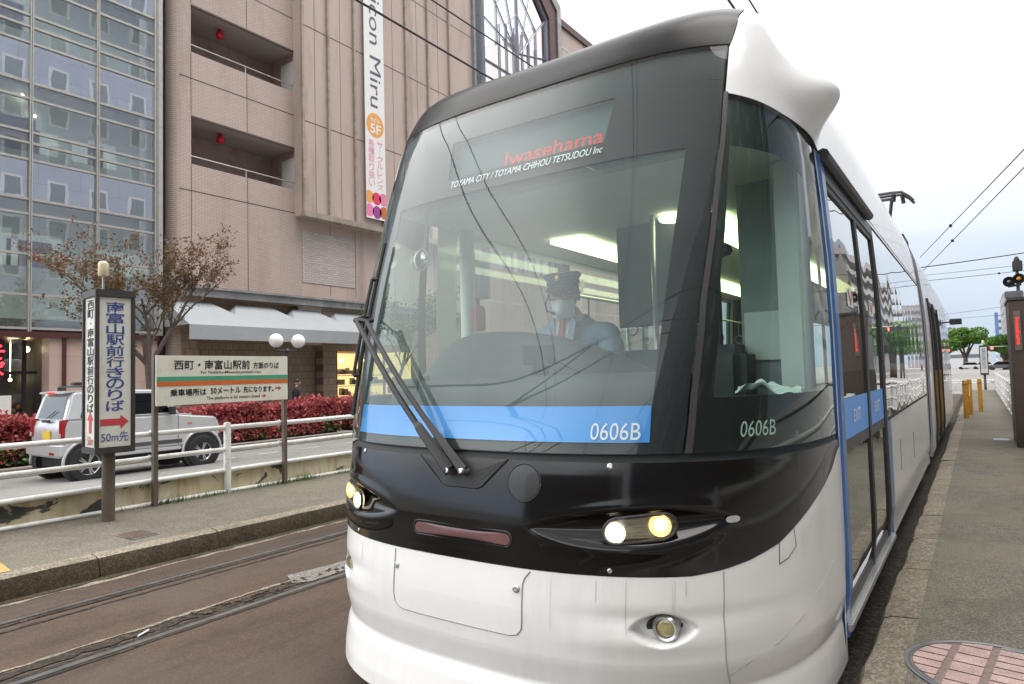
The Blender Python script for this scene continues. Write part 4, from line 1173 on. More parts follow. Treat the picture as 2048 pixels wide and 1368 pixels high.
# awnings: hipped cloth hoods with a hanging valance
AWZ, AWB, AWV = 4.52, 3.52, 3.00
edges = [(12.30, 14.62), (14.62, 17.28), (17.28, 19.55), (19.55, 22.3)]
for a, b in edges:
    mb = MB(); hx_ = .52; x0, x1 = FX + .02, FX + 1.75
    zv = 4.06; xv = lerp(x1, x0, (zv - AWB) / (AWZ - AWB)); a2 = a + (.0 if a > 12.4 else .0)
    mb.face([(x1, a, AWB), (x1, b, AWB), (xv, b, zv), (x0, b - hx_, AWZ), (x0, a + hx_, AWZ), (xv, a, zv)])
    mb.face(((x0, a + hx_, AWZ), (x0, a, zv), (xv, a, zv))); mb.face(((x0, b - hx_, AWZ), (xv, b, zv), (x0, b, zv)))
    mb.face(((x1, a, AWB), (xv, a, zv), (x0, a, zv), (x0, a, AWB)))
    mb.box(x1 - .01, x1, a, b, AWV, AWB)
    mb.build('awning', 'awning_cloth', pink)
# atrium window with gable top, dark red surround and grey pilaster
AX = FX + .25
gl = [(31.6, 8), (39.0, 8), (39.0, 26.4), (35.3, 29.9), (31.6, 26.4)]
mb = MB(); mb.face([(AX, y, z) for y, z in gl]); mb.build('atrium_window', 'atrium_glass', pink)
fr = [(31.6, 8), (31.6, 26.4), (35.3, 29.9), (39.0, 26.4), (39.0, 8)]
def offp(pts, c, k): return [(c[0] + (y - c[0]) * (1 + k / abs(y - c[0]) if abs(y - c[0]) > .01 else 1), z + (k if z > 20 else 0)) for y, z in pts]
o1 = offp(fr, (35.3, 20), .95)
o2 = offp(fr, (35.3, 20), 1.45)
mb = MB()
for i in range(4):
    if i < 1: continue
    mb.prism([fr[i], fr[i + 1], o1[i + 1], o1[i]], lambda u, v, a: Vector((a, u, v)), FX - .1, AX + .35)
mb.build('atrium_surround', 'frame_dark_red', pink)
mb = MB()
for i in range(4):
    mb.prism([o1[i], o1[i + 1], o2[i + 1], o2[i]], lambda u, v, a: Vector((a, u, v)), FX - .1, AX + .45)
mb.build('atrium_edge', 'ledge_metal', pink)
mb = MB(); mb.lathe([(.62, 0), (.62, 34)], (FX + .25, 30.75, 6), (0, 0, 1), 20); mb.build('pilaster', 'pilaster_grey', pink, smooth='auto')
def bar(a, b, r=.05): mb.tube([(AX + .06, a[0], a[1]), (AX + .06, b[0], b[1])], r, 4)
mb = MB()
for i in range(4): bar(fr[i], fr[i + 1], .10)
ctr = (35.3, 22.8)
bar((35.3, 8), (35.3, 29.9), .11)
for y in (33.3, 34.1, 34.9, 35.9, 36.7, 37.5): bar((y, 8), (y, 24.2 - abs(y - 35.3) * .25), .05)
for z in (13.6, 15.4, 17.2, 19.0, 20.8): bar((31.6, z), (39.0, z), .07 if z != 19.0 else .12)
for p in ((31.6, 26.4), (39.0, 26.4), (33.4, 28.2), (37.2, 28.2), (31.6, 23.5), (39, 23.5)): bar(p, (35.3 + (.25 if p[0] > 35.3 else -.25), 22.6), .05)
for k in (.35, .62): 
    P = [(lerp(35.3, y, k), lerp(22.6, z, k)) for y, z in ((31.6, 22), (31.6, 26.4), (35.3, 29.9), (39, 26.4), (39, 22))]
    for a, b in zip(P, P[1:]): bar(a, b, .05)
mb.build('atrium_bars', 'atrium_bar', pink)
# right wing beyond the atrium
mb = MB(); yz_quad(mb, FX, 40.4, 75, -.3, 27.1); mb.build('wing_wall', 'pink_panel', pink)
mb = MB(); mb.box(FX - .6, FX + .18, 40.4, 75, 27.1, 27.6); mb.build('parapet', 'frame_dark_red', pink)
mb = MB()
for z in (25.6,): mb.box(FX, FX + .02, 40.5, 75, z - .05, z + .05)
for y in (44.6, 49, 53): mb.box(FX, FX + .02, y - .05, y + .05, 5, 27)
mb.build('wing_joint', 'pale_wall', pink)
mb = MB(); mb.tube([(FX - .5, 41.2, 27.5), (FX - .5, 41.2, 34)], .04, 5); mb.build('lightning_rod', 'mullion_metal', pink)
mb = MB(); mb.box(FX - 8, FX - 6, 52, 56, 27.2, 29.2); mb.build('roof_plant', 'mullion_metal', pink)
# body behind the facade so that nothing shows through
mb = MB(); mb.box(FX - 14, FX - 3.2, 12.7, 31, -.3, 32); mb.box(FX - 14, FX - .8, 40.2, 74.9, -.3, 27); mb.build('rear_block', 'pink_panel', pink)

# banner on the bay
ban = thing('banner', 'tall white vertical banner with grey lettering, orange disc and pink characters on the pink wall', 'banner', (BX + .16, 22.2, 9.0))
ZB0, ZB1, YB0, YB1 = 9.12, 24.0, 21.55, 22.82
mb = MB(); mb.box(BX + .14, BX + .17, YB0, YB1, ZB0, ZB1); mb.build('cloth', 'banner_cloth', ban)
bf = lambda x: (lambda u, v: Vector((BX + .176 + x, u, v)))
# rotated lettering: reading downwards
mb = MB(); vs, fs = textmesh('nicon Miru', 1.0, 0); a, b, c, d = bounds(vs)
mb.mesh(vs, fs, lambda p: Vector((BX + .176, YB0 + .34 + (p[1] - c) / (d - c) * .72 , 20.75 - (p[0] - a) / (b - a) * 6.15)))
mb.build('lettering', 'banner_grey', ban)
mb = MB(); mb.face([(BX + .174, 22.18 + .56 * math.cos(a), 13.72 + .60 * math.sin(a)) for a in lin(0, 2 * PI, 33)[:-1]]); mb.build('disc', 'banner_orange', ban)
mb = MB(); fit_text(mb, '5F', 21.86, 22.55, 13.30, 13.78, bf(.002), .02); fit_text(mb, '当ビル', 21.88, 22.48, 13.86, 14.10, bf(.002), .02); mb.build('disc_lettering', 'banner_cloth', ban)
mb = MB(); column_text(mb, 'サークルレンズ', 22.25, 22.68, 13.0, 10.55, bf(0)); column_text(mb, '各種取り扱い', 21.70, 22.13, 13.0, 10.65, bf(0)); mb.build('pink_lettering', 'banner_pink', ban)
for y, z, m in ((21.72, 10.15, 'banner_orange'), (22.20, 10.12, 'banner_red'), (22.66, 10.15, 'banner_pink'), (21.72, 9.50, 'banner_pink'), (22.22, 9.46, 'banner_violet'), (22.68, 9.5, 'sign_orange')):
    mb = MB(); mb.face([(BX + .174, min(YB1 - .01, max(YB0 + .01, y + .29 * math.cos(a))), max(ZB0 + .02, z + .31 * math.sin(a))) for a in lin(0, 2 * PI, 25)[:-1]]); mb.build('dot', m, ban)

# glass curtain-wall building with a noodle shop on the ground floor
gt = thing('glass_office_building', 'glass curtain wall building reflecting a blue facade, with a dark noodle shop below', 'building', (FX, 2, -.25))
lv = [3.3, 4.35, 5.62, 6.88, 7.35, 8.60, 9.13, 9.48, 10.55, 11.07, 12.35, 12.87, 13.24, 14.2, 14.8, 16.05, 16.6, 16.95, 17.95, 18.5, 19.8, 20.3, 20.7, 21.7, 22.2, 23.5, 24, 26, 28]
GY0, GY1 = 3.4, 12.02
spand = {(4, 5), (9, 10), (14, 15), (19, 20), (24, 25)}
for i in range(len(lv) - 1):
    mb = MB(); yz_quad(mb, FX, GY0, GY1, lv[i], lv[i + 1])
    mb.build('spandrel_glass' if (i, i + 1) in spand else 'glazing', 'spandrel_glass' if (i, i + 1) in spand else 'curtain_glass', gt)
mb = MB()
for i in range(len(lv) - 1):
    if (i, i + 1) in spand: mb.box(FX - .35, FX - .2, GY0, GY1, lv[i], lv[i + 1])
mb.build('spandrel_back', 'lobby_dark', gt)
mb = MB(); mb.box(FX - 1.3, FX - 1.2, GY0, GY1, 3.3, 28)
mb.build('office_back_wall', 'blind_pale', gt)
mb = MB()
for z in (3.5, 8.0, 11.75, 15.5, 19.2): mb.box(FX - 1.2, FX - .36, GY0, GY1, z - .12, z + .12)
mb.build('floor_slab', 'floor_slab', gt)
for z in (15.38,):
    for y in (6.6,):
        mb = MB(); mb.box(FX - 1.1, FX - .8, y - .6, y + .6, z - .03, z - .005); mb.build('ceiling_panel', 'office_panel', gt)
rr = random.Random(11)
for k in range(26):
    y = rr.uniform(3.6, 10.5); z = rr.choice((4.3, 8.0, 8.0, 11.9, 11.9, 11.9, 15.6, 15.6, 19.3)); mb = MB(); h = rr.uniform(.7, 1.3)
    mb.box(FX - .5, FX - .46, y, y + rr.uniform(.8, 1.9), z + 1.0, z + 1.0 + h); mb.build('blind', 'blind_pale', gt)
for y, z in ((6.9, 14.75), (8.25, 10.98), (8.6, 10.4)):
    mb = MB()
    if z > 14: mb.box(FX - 1.0, FX - .9, y - 1.2, y + .9, z - .05, z)
    else: mb.ball((FX - 1.0, y, z), .045)
    mb.build('office_lamp', 'lamp_white', gt)
for y in [12.0 - 1.93 * k for k in range(0, 5)]:
    mb = MB(); mb.box(FX - .05, FX + .10, y - .045, y - .008, 3.2, 28); mb.box(FX - .05, FX + .10, y + .008, y + .045, 3.2, 28)
    mb.build('mullion', 'mullion_metal', gt)
for z in lv:
    mb = MB(); mb.box(FX - .06, FX + .06, GY0, GY1, z - .038, z + .038); mb.build('transom', 'mullion_metal', gt)
mb = MB(); mb.box(FX - .4, FX + .12, 12.06, 12.22, 3.2, 28); mb.build('end_post', 'mullion_metal', gt)
mb = MB(); mb.box(FX - 3, FX - .5, 12.2, 12.8, -.3, 30); mb.build('gap_wall', 'lobby_dark', gt)
mb = MB(); mb.box(FX - 5, FX + .1, GY0, 12.1, 3.02, 3.2); mb.build('soffit', 'frame_dark_red', gt)
mb = MB(); mb.box(FX - 5.2, FX - 5, GY0, 12.1, -.3, 3.1); mb.box(FX - 5, FX - .6, 8.95, 9.0, -.3, 3.05)
mb.box(FX - 2.0, FX - 1.9, 4, 7.0, -.3, 3.05)
mb.build('shop_back_wall', 'lobby_dark', gt)
mb = MB(); mb.box(FX - .6, FX - .02, 8.72, 9.08, -.3, 3.02); mb.box(FX - .4, FX - .05, 9.16, 12.1, -.3, 3.02); mb.build('shop_pier', 'pink_stone', gt)
mb = MB(); mb.box(FX - .05, FX + .03, 9.07, 9.18, -.3, 3.02); mb.build('drainpipe', 'frame_dark_red', gt)
mb = MB()
for y in (7.75, 8.35): mb.box(FX - 1.0, FX - .9, y - .05, y + .05, -.3, 3.0)
mb.box(FX - 1.0, FX - .92, 7.0, 8.7, 1.9, 2.0)
mb.build('shop_front_frame', 'black_matte', gt)
mb = MB(); yz_quad(mb, FX - .95, 7.0, 8.7, -.2, 3.0); mb.build('shop_front_glass', 'shop_glass', gt)
for (x, y, z, r) in ((-1.4, 8.55, 2.72, .10), (-3.2, 8.7, 1.75, .05), (-3.0, 8.0, 2.3, .05)):
    mb = MB(); mb.ball((FX + x, y, z), r); mb.tube([(FX + x, y, z), (FX + x, y, 3.02)], .008, 4); mb.build('pendant_lamp', 'shop_bulb', gt, smooth=True)
mb = MB(); mb.lathe([(0, 0), (.16, 0)], (FX - .5, 7.9, 3.01), (0, 0, 1), 16); mb.build('downlight', 'lamp_dim', gt)
mb = MB()
for k in range(26): 
    y = rr.uniform(8.0, 8.7); z = rr.uniform(.4, 1.1); mb.ball((FX - 1.8 - rr.random(), y, z), rr.uniform(.04, .09), n=8, m=6)
mb.build('shop_clutter', 'shop_goods', gt)
neon = MB(); 
for ch, zz in (('そ', 2.35), ('ば', 1.83)): 
    vs, fs = textmesh(ch, 1.0, .02); a, b, c, d = bounds(vs); neon.mesh(vs, fs, lambda p: Vector((FX - .55, 7.25 + (p[0] - a) / (b - a) * .46, zz + (p[1] - c) / (d - c) * .46)))
no = neon.build('neon_sign', 'neon_red')
tag(no, 'red neon character sign hanging in the noodle shop front', 'neon sign')
mb = MB(); mb.box(FX + .5, FX + .6, 7.05, 7.52, -.25, 1.25); bd = mb.build('standing_sign', 'sign_white'); tag(bd, 'pale standing board outside the dark noodle shop', 'sign')

# ------------------------------------------------------------------ platform furniture, left
# illuminated sign pillar
SX, SY = -6.79, 2.96
pil = thing('sign_pillar', 'square sign pillar with blue vertical characters and red arrow on the left platform', 'sign', (SX, SY, .19), R(-4))
def loc(mb, *a, **k): return mb.build(*a, parent=pil, local=True, **k)
mb = MB(); mb.lathe([(.056, 0), (.056, .66)], (0, 0, 0), (0, 0, 1), 20); loc(mb, 'post', 'post_brown', smooth='auto')
w = .172; z0, z1 = .64, 2.17
mb = MB(); mb.box(-w, w, -w, w, z1 - .07, z1); mb.box(-w, w, -w, w, z0, z0 + .06)
for sx_ in (-1, 1):
    for sy_ in (-1, 1): mb.box(sx_ * w - .035 * (sx_ > 0), sx_ * w + .035 * (sx_ < 0), sy_ * w - .035 * (sy_ > 0), sy_ * w + .035 * (sy_ < 0), z0 + .06, z1 - .07)
loc(mb, 'frame', 'sign_frame_brown', bevel=.006)
mb = MB(); q = w - .018; mb.box(-q, q, -q, q, z0 + .03, z1 - .03); loc(mb, 'panel', 'sign_white')
ff = lambda u, v: Vector((q + .003, u, v))
lf = lambda u, v: Vector((u, -q - .003, v))
mb = MB(); column_text(mb, '南富山駅前行きのりば', -.080, .080, 2.06, 1.03, ff, .012, .97); loc(mb, 'lettering', 'lettering_blue')
mb = MB(); mb.face([ff(*p) for p in ((-.125, .90), (.045, .90), (.045, .865), (.118, .93), (.045, .995), (.045, .96), (-.125, .96))]); loc(mb, 'arrow', 'sign_red')
mb = MB(); fit_text(mb, '50m先', -.118, .115, .745, .84, ff, .005); loc(mb, 'distance_lettering', 'lettering_blue')
mb = MB(); column_text(mb, '西町・南富山駅前行のりば', -.08, .08, 2.08, 1.02, lf, .016, .95); loc(mb, 'side_lettering', 'lettering_black')
mb = MB(); mb.face([lf(*p) for p in ((-.03, .83), (.03, .83), (.03, .95), (.075, .95), (0, 1.03), (-.075, .95), (-.03, .95))]); fit_text(mb, '50m', -.07, .07, .72, .80, lf); loc(mb, 'side_arrow', 'sign_red')
mb = MB(); mb.tube([(-.06, -.03, z1), (-.06, -.03, z1 + .20)], .010, 8); loc(mb, 'lamp_stem', 'mullion_metal')
mb = MB(); mb.lathe([(0, .30), (.028, .298), (.040, .285), (.044, .27), (.044, .165), (.038, .155), (0, .155)], (-.06, -.03, z1), (0, 0, 1), 20); loc(mb, 'capsule_lamp', 'cream_plastic', smooth='auto')

# direction board on two posts
bo = thing('direction_board', 'wide cream direction board with green and orange stripes on two brown posts', 'sign', (-7.0, 4.3, .2))
BYa, BYb, Z0, Z1 = 3.515, 5.118, 1.232, 1.762
mb = MB(); mb.box(-7.03, -7.0, BYa, BYb, Z0, Z1); mb.build('board', 'sign_cream', bo, bevel=.003)
for y in (BYa - .01, BYb - .035):
    mb = MB(); mb.box(-7.085, -7.035, y, y + .045, -.2, Z1 + .01); mb.build('post', 'post_brown', bo)
bfn = lambda u, v: Vector((-6.997, lerp(BYa, BYb, u), lerp(Z1, Z0, v)))
def brect(m, name, v0, v1): 
    mb = MB(); mb.face([bfn(u, v) for u, v in ((0.0, v0), (1.0, v0), (1.0, v1), (0.0, v1))]); return mb.build(name, m, bo)
brect('sign_green', 'green_stripe', .425, .515); brect('sign_orange', 'orange_stripe', .52, .615)
mb = MB()
fit_text(mb, '西町・南富山駅前', .115, .675, .29, .085, bfn, .017); fit_text(mb, '方面のりば', .70, .92, .28, .13, bfn, .022)
fit_text(mb, '乗車場所は', .088, .34, .825, .675, bfn, .026); fit_text(mb, '50メートル', .37, .60, .805, .665, bfn, .022); fit_text(mb, '先になります。', .62, .872, .805, .665, bfn, .024)
mb.build('lettering', 'lettering_black', bo)
mb = MB(); fit_text(mb, 'For Nishicho-Minamitoyamaeki-mae', .30, .765, .39, .315, bfn, .012); fit_text(mb, 'The platform is 50 meters ahead', .34, .755, .935, .855, bfn, .012); mb.build('small_lettering', 'lettering_black', bo)
def arrow(u0, u1, v, h):
    mb = MB(); b_ = bfn; t = h * .13
    mb.face([b_(*p) for p in ((u0, v - t), (u1 - .018, v - t), (u1 - .018, v + t), (u0, v + t))])
    mb.face([b_(*p) for p in ((u1 - .028, v - h * .5), (u1, v), (u1 - .028, v + h * .5), (u1 - .016, v))])
    mb.build('arrow', 'sign_red', bo)
arrow(.885, .94, .725, .13); arrow(.77, .81, .89, .085)

# white pipe fences with a peeling lower panel
def pipe_fence(name, label, x, y0, y1, posts, faces, base=.2, panel='peeling_paint'):
    f = thing(name, label, 'fence', (x, (y0 + y1) / 2, base))
    for z, r in ((.945, .028), (.69, .026), (.455, .025), (.215, .024)):
        mb = MB(); n = max(2, int((y1 - y0) / 1.2)); rr = random.Random(int(z * 99))
        mb.tube([(x, y, z + rr.uniform(-.004, .004)) for y in lin(y0, y1, n)], r, 8); mb.build('rail', 'white_fence', f, smooth=True)
    for y in posts:
        mb = MB(); mb.lathe([(.040, base - .02), (.040, .985), (.032, 1.0), (0, 1.004)], (x - faces * .0, y, 0), (0, 0, 1), 14); mb.build('post', 'white_fence', f, smooth='auto')
    mb = MB(); mb.box(x - .012 - .03 * faces, x + .006 - .03 * faces, y0, y1, .225, .445); mb.build('lower_panel', panel, f)
    return f
pipe_fence('pipe_fence', 'white pipe fence with peeling cream panel along the left platform', -7.12, -6, 30.5, [1.88 - 2.5, 1.88, 4.38] + [4.38 + 2.5 * k for k in range(1, 11)], 1)
for y, z in ((3.53, .945), (3.53, .69), (5.10, .945), (5.10, .69)):
    pass
for y in (3.53, 5.10):
    for z in (.945, .69):
        mb = MB()
        for d in (-.03,): mb.tube([(-7.12 + .034 * math.cos(a), y + d, z + .034 * math.sin(a)) for a in lin(0, 2 * PI, 11)], .006, 5)
        mb.build('clamp', 'silver', bo)
# service hatch in the platform
mb = MB(); mb.face(((-6.165, 2.72, .1765), (-5.86, 2.745, .168), (-5.875, 2.985, .168), (-6.18, 2.965, .177)))
h = mb.build('hatch_cover', 'patch_concrete'); tag(h, 'small square hatch cover set in the left platform below the sign pillar', 'hatch')
mb = MB(); mb.prism([(-6.135, .170), (-5.895, .160), (-5.895, .1725), (-6.135, .1795)], lambda u, v, a: Vector((u, a, v)), 2.745, 2.955); mb.build('lid', mat('rust_iron', (.085, .055, .042), .75, .2, var=.4, scale=25), h)
# litter
mb = MB(); mb.tube([(-4.035, 1.92, .014), (-4.075, 2.0, .016)], .005, 6); tag(mb.build('litter_stick', 'paper'), 'small white stick lying by the rail groove', 'litter')
# weeds at the fence foot
mb = MB(); rw = random.Random(21)
for k in range(1500):
    y = 3.2 + rw.random() ** .9 * 5.5; dens = .5 + .5 * math.sin(y * 3.1) * math.sin(y * 7.7 + 1)
    if rw.random() > dens: continue
    x = -7.09 + abs(rw.gauss(0, .035)); h_ = rw.uniform(.02, .09) * (.5 + dens); a = rw.uniform(0, 2 * PI); d = Vector((math.cos(a), math.sin(a), 0)); q = d.cross(Vector((0, 0, 1))) * .004
    b0 = Vector((x, y, .2)); mb.face((b0 - q, b0 + q, b0 + d * h_ * .5 + Vector((0, 0, h_))))
mat('weed_green', (.09, .15, .035), .8, var=.35, scale=5)
o = mb.build('weeds', 'weed_green', keepn=True); o['kind'] = 'stuff'

# twin-globe street lamp behind the board
lp = thing('street_lamp', 'black street lamp with two white globes beside the cream direction board', 'street lamp', (-17.6, 12.86, -.25))
mb = MB(); mb.tube([(-17.6, 12.86, -.25), (-17.6, 12.86, 2.42)], .055, 10); mb.lathe([(.10, 0), (.10, .25), (.055, .32)], (-17.6, 12.86, -.25), (0, 0, 1), 12); mb.lathe([(.07, 0), (.08, .05), (.04, .12)], (-17.6, 12.86, 2.36), (0, 0, 1), 10); mb.build('pole', 'post_dark', lp, smooth='auto')
mb = MB(); mb.tube([(-17.6, 12.46, 2.52), (-17.6, 12.46, 2.40), (-17.6, 13.27, 2.40), (-17.6, 13.27, 2.52)], .035, 8); mb.build('arm', 'post_dark', lp, smooth='auto')
for y in (12.46, 13.27):
    mb = MB(); mb.ball((-17.6, y, 2.71), .215, n=24, m=16); mb.build('globe', 'globe_white', lp, smooth=True)
# ------------------------------------------------------------------ vegetation
def leafmat(name, stops, scale=1.3, rough=.6, low=None):
    m, nt, out = _nt(name)
    n = N(nt, 'ShaderNodeTexNoise', Scale=scale, Detail=4.0, Roughness=.7); nt.links.new(coords(nt), n.inputs[0])
    n2 = N(nt, 'ShaderNodeTexNoise', Scale=scale * 14, Detail=2.0); nt.links.new(coords(nt), n2.inputs[0])
    ad = N(nt, 'ShaderNodeMath'); ad.operation = 'MULTIPLY_ADD'; nt.links.new(n2.outputs['Fac'], ad.inputs[0]); ad.inputs[1].default_value = .8; ad.inputs[2].default_value = -.4
    s = N(nt, 'ShaderNodeMath'); s.operation = 'ADD'; nt.links.new(ad.outputs[0], s.inputs[0]); nt.links.new(n.outputs['Fac'], s.inputs[1])
    c = ramp(nt, s.outputs[0], stops)
    if low:
        sp_ = nt.nodes.new('ShaderNodeSeparateXYZ'); nt.links.new(coords(nt), sp_.inputs[0])
        hz = N(nt, 'ShaderNodeMapRange'); nt.links.new(sp_.outputs['Z'], hz.inputs[0]); hz.inputs[1].default_value = 2.6; hz.inputs[2].default_value = 4.9; hz.inputs[3].default_value = .85; hz.inputs[4].default_value = 0
        c = mixc(nt, hz.outputs[0], c, low)
    d = nt.nodes.new('ShaderNodeBsdfDiffuse'); nt.links.new(c, d.inputs[0])
    t = nt.nodes.new('ShaderNodeBsdfTranslucent'); nt.links.new(c, t.inputs[0])
    g = N(nt, 'ShaderNodeBsdfGlossy', Roughness=.45)
    m1 = nt.nodes.new('ShaderNodeMixShader'); m1.inputs[0].default_value = .3; nt.links.new(d.outputs[0], m1.inputs[1]); nt.links.new(t.outputs[0], m1.inputs[2])
    m2 = nt.nodes.new('ShaderNodeMixShader'); m2.inputs[0].default_value = .04; nt.links.new(m1.outputs[0], m2.inputs[1]); nt.links.new(g.outputs[0], m2.inputs[2])
    nt.links.new(m2.outputs[0], out.inputs[0])
leafmat('leaf_red', [(.22, (.15, .024, .028)), (.42, (.37, .060, .068)), (.60, (.54, .13, .13)), (.8, (.62, .23, .21))], 1.6)
leafmat('leaf_bronze', [(.25, (.10, .095, .024)), (.45, (.15, .10, .042)), (.62, (.23, .105, .065)), (.8, (.26, .13, .085))], .9, low=(.12, .115, .030))
leafmat('leaf_green', [(.25, (.018, .045, .012)), (.5, (.05, .12, .022)), (.75, (.10, .20, .04))], 1.2)
leafmat('leaf_bright', [(.25, (.08, .16, .012)), (.5, (.16, .28, .025)), (.75, (.26, .38, .05))], 1.2)
leafmat('leaf_far', [(.25, (.035, .09, .012)), (.5, (.085, .19, .022)), (.75, (.15, .28, .04))], .25)
mat('bark', (.10, .078, .062), .9, var=.3, scale=14, bump=.6)
mat('bark_grey', (.20, .17, .15), .9, var=.3, scale=14)
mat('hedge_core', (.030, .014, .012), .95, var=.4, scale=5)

def hedge(label, x0, x1, y0, y1, z0, z1, seed, n=9000):
    rr = random.Random(seed)
    h = thing('hedge', label, 'hedge', ((x0 + x1) / 2, (y0 + y1) / 2, z0), 0, 'red hedges along the far pavement')
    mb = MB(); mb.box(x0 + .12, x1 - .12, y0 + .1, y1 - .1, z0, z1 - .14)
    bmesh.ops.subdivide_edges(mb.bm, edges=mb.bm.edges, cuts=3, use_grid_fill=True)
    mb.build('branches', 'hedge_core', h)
    def top(y): return z1 - .07 + .07 * math.sin(y * 2.3 + seed) + .05 * math.sin(y * 5.1)
    red = []; green = []
    for i in range(n):
        y = rr.uniform(y0, y1); zt = top(y); q = rr.random()
        if q < .62: p = (x1 - abs(rr.gauss(0, .09)) + .05 * math.sin(y * 4) * math.sin(3.7 * rr.random()), y, rr.uniform(z0 + .10, zt))
        elif q < .9: p = (rr.uniform(x0, x1), y, zt - abs(rr.gauss(0, .08)) + .05)
        else: p = (rr.uniform(x0, x1), y0 + abs(rr.gauss(0, .08)) if rr.random() < .5 else y1 - abs(rr.gauss(0, .08)), rr.uniform(z0 + .1, zt))
        fr_ = (p[2] - z0) / (z1 - z0)
        (green if rr.random() < (.55 * max(0, .42 - fr_) / .42 + .10 * (math.sin(y * 1.7 + seed) > .75) + .5 * max(0, math.sin(y * .9 + seed * 1.3) - .8) * 5 * (fr_ < .55)) else red).append(p)
    for i in range(int(60 * (y1 - y0))):          # taller sprigs
        y = rr.uniform(y0, y1); x = rr.uniform(x0 + .1, x1); b = top(y)
        for k in range(3): red.append((x + rr.gauss(0, .03), y + rr.gauss(0, .03), b + k * .045 * rr.random() * 2))
    mb = MB(); leaf_cloud(mb, red, .105, rnd=rr); mb.build('red_leaves', 'leaf_red', h, keepn=True)
    mb = MB(); leaf_cloud(mb, green, .10, rnd=rr); mb.build('green_leaves', 'leaf_green', h, keepn=True)
hedge('red leaved hedge behind the silver off-roader and the cream board', -18.3, -17.1, 7.6, 14.55, -.28, .80, 1, 12000)
hedge('red leaved hedge at the left edge in front of the noodle shop', -18.3, -17.1, 1.5, 6.35, -.28, .80, 2, 8000)
hedge('short red hedge by the lit shop window next to the tram', -18.3, -17.1, 15.0, 21, -.28, .80, 3, 7000)

def tree(name, label, cat, base, height, spread, seed, leaf, nleaf, lsize, bark='bark', levels=4, vase=.75, trunk=.12, first=.3, group=None, leaf_from=2, bare_top=False):
    rr = random.Random(seed)
    t = thing(name, label, cat, base, 0, group)
    mb = MB(); tips = []
    def grow(p, d, L, r, lv):
        pts = [Vector(p)]; rs = [r]; q = Vector(p); dd = Vector(d).normalized(); nseg = 4
        for k in range(nseg):
            dd = (dd + Vector((rr.gauss(0, .10), rr.gauss(0, .10), rr.gauss(.02, .06)))).normalized()
            q = q + dd * (L / nseg); pts.append(q.copy()); rs.append(r * (1 - .55 * (k + 1) / nseg))
        mb.tube(pts, rs, 6 if lv < 2 else 4, cap=False)
        if lv >= leaf_from: tips.append((pts, lv))
        if lv < levels:
            nb = rr.randint(3, 4) if lv < 2 else rr.randint(2, 4)
            for k in range(nb):
                f = rr.uniform(.45, 1.0) if lv else rr.uniform(.8, 1.0)
                i = min(int(f * nseg), nseg); b = pts[i]
                az = 2 * PI * (k + rr.random() * .7) / nb
                out_ = Vector((math.cos(az), math.sin(az), 0))
                nd = (dd * vase + out_ * spread * rr.uniform(.5, 1.0) + Vector((0, 0, .25))).normalized()
                grow(b, nd, L * rr.uniform(.58, .82), rs[i] * .62, lv + 1)
    grow(base, (0, 0, 1), height * first, trunk, 0)
    # scale the crown to the asked height
    mx = max(v.co.z for v in mb.bm.verts) - base[2]; k = height / mx
    for v in mb.bm.verts: v.co = Vector(base) + (v.co - Vector(base)) * k
    mb.build('trunk', bark, t, smooth=True)
    mb = MB(); P = []
    while len(P) < nleaf:
        pts, lv = rr.choice(tips); i = rr.randrange(len(pts) - 1); p = pts[i].lerp(pts[i + 1], rr.random())
        p = Vector(base) + (p - Vector(base)) * k
        if bare_top and p.z > base[2] + height * .78 and rr.random() < .35: continue
        for c in range(rr.randint(2, 6)): P.append(p + Vector((rr.gauss(0, lsize * .9), rr.gauss(0, lsize * .9), rr.gauss(-.02, lsize * .8))))
    leaf_cloud(mb, P, lsize, rnd=rr)
    mb.build('crown', leaf, t, keepn=True)
    return t
tree('maple_tree', 'sparse bronze leaved street tree with bare twigs behind the square sign pillar', 'tree', (-18.0, 8.75, -.25), 6.1, .92, 14, 'leaf_bronze', 7500, .078, 'bark', 5, .8, .12, .30, leaf_from=2, bare_top=True)
tree('street_tree', 'bright green tree whose leaves poke in at the left edge before the glass building', 'tree', (-16.3, 2.9, -.25), 4.6, .8, 5, 'leaf_bright', 2600, .10, 'bark', 4, .75, .09, .36)
tree('street_tree', 'small green tree peeping out beside the tram at the awning', 'tree', (-20.4, 19.9, -.25), 5.6, .7, 8, 'leaf_green', 2600, .12, 'bark', 4, .75, .09, .40)

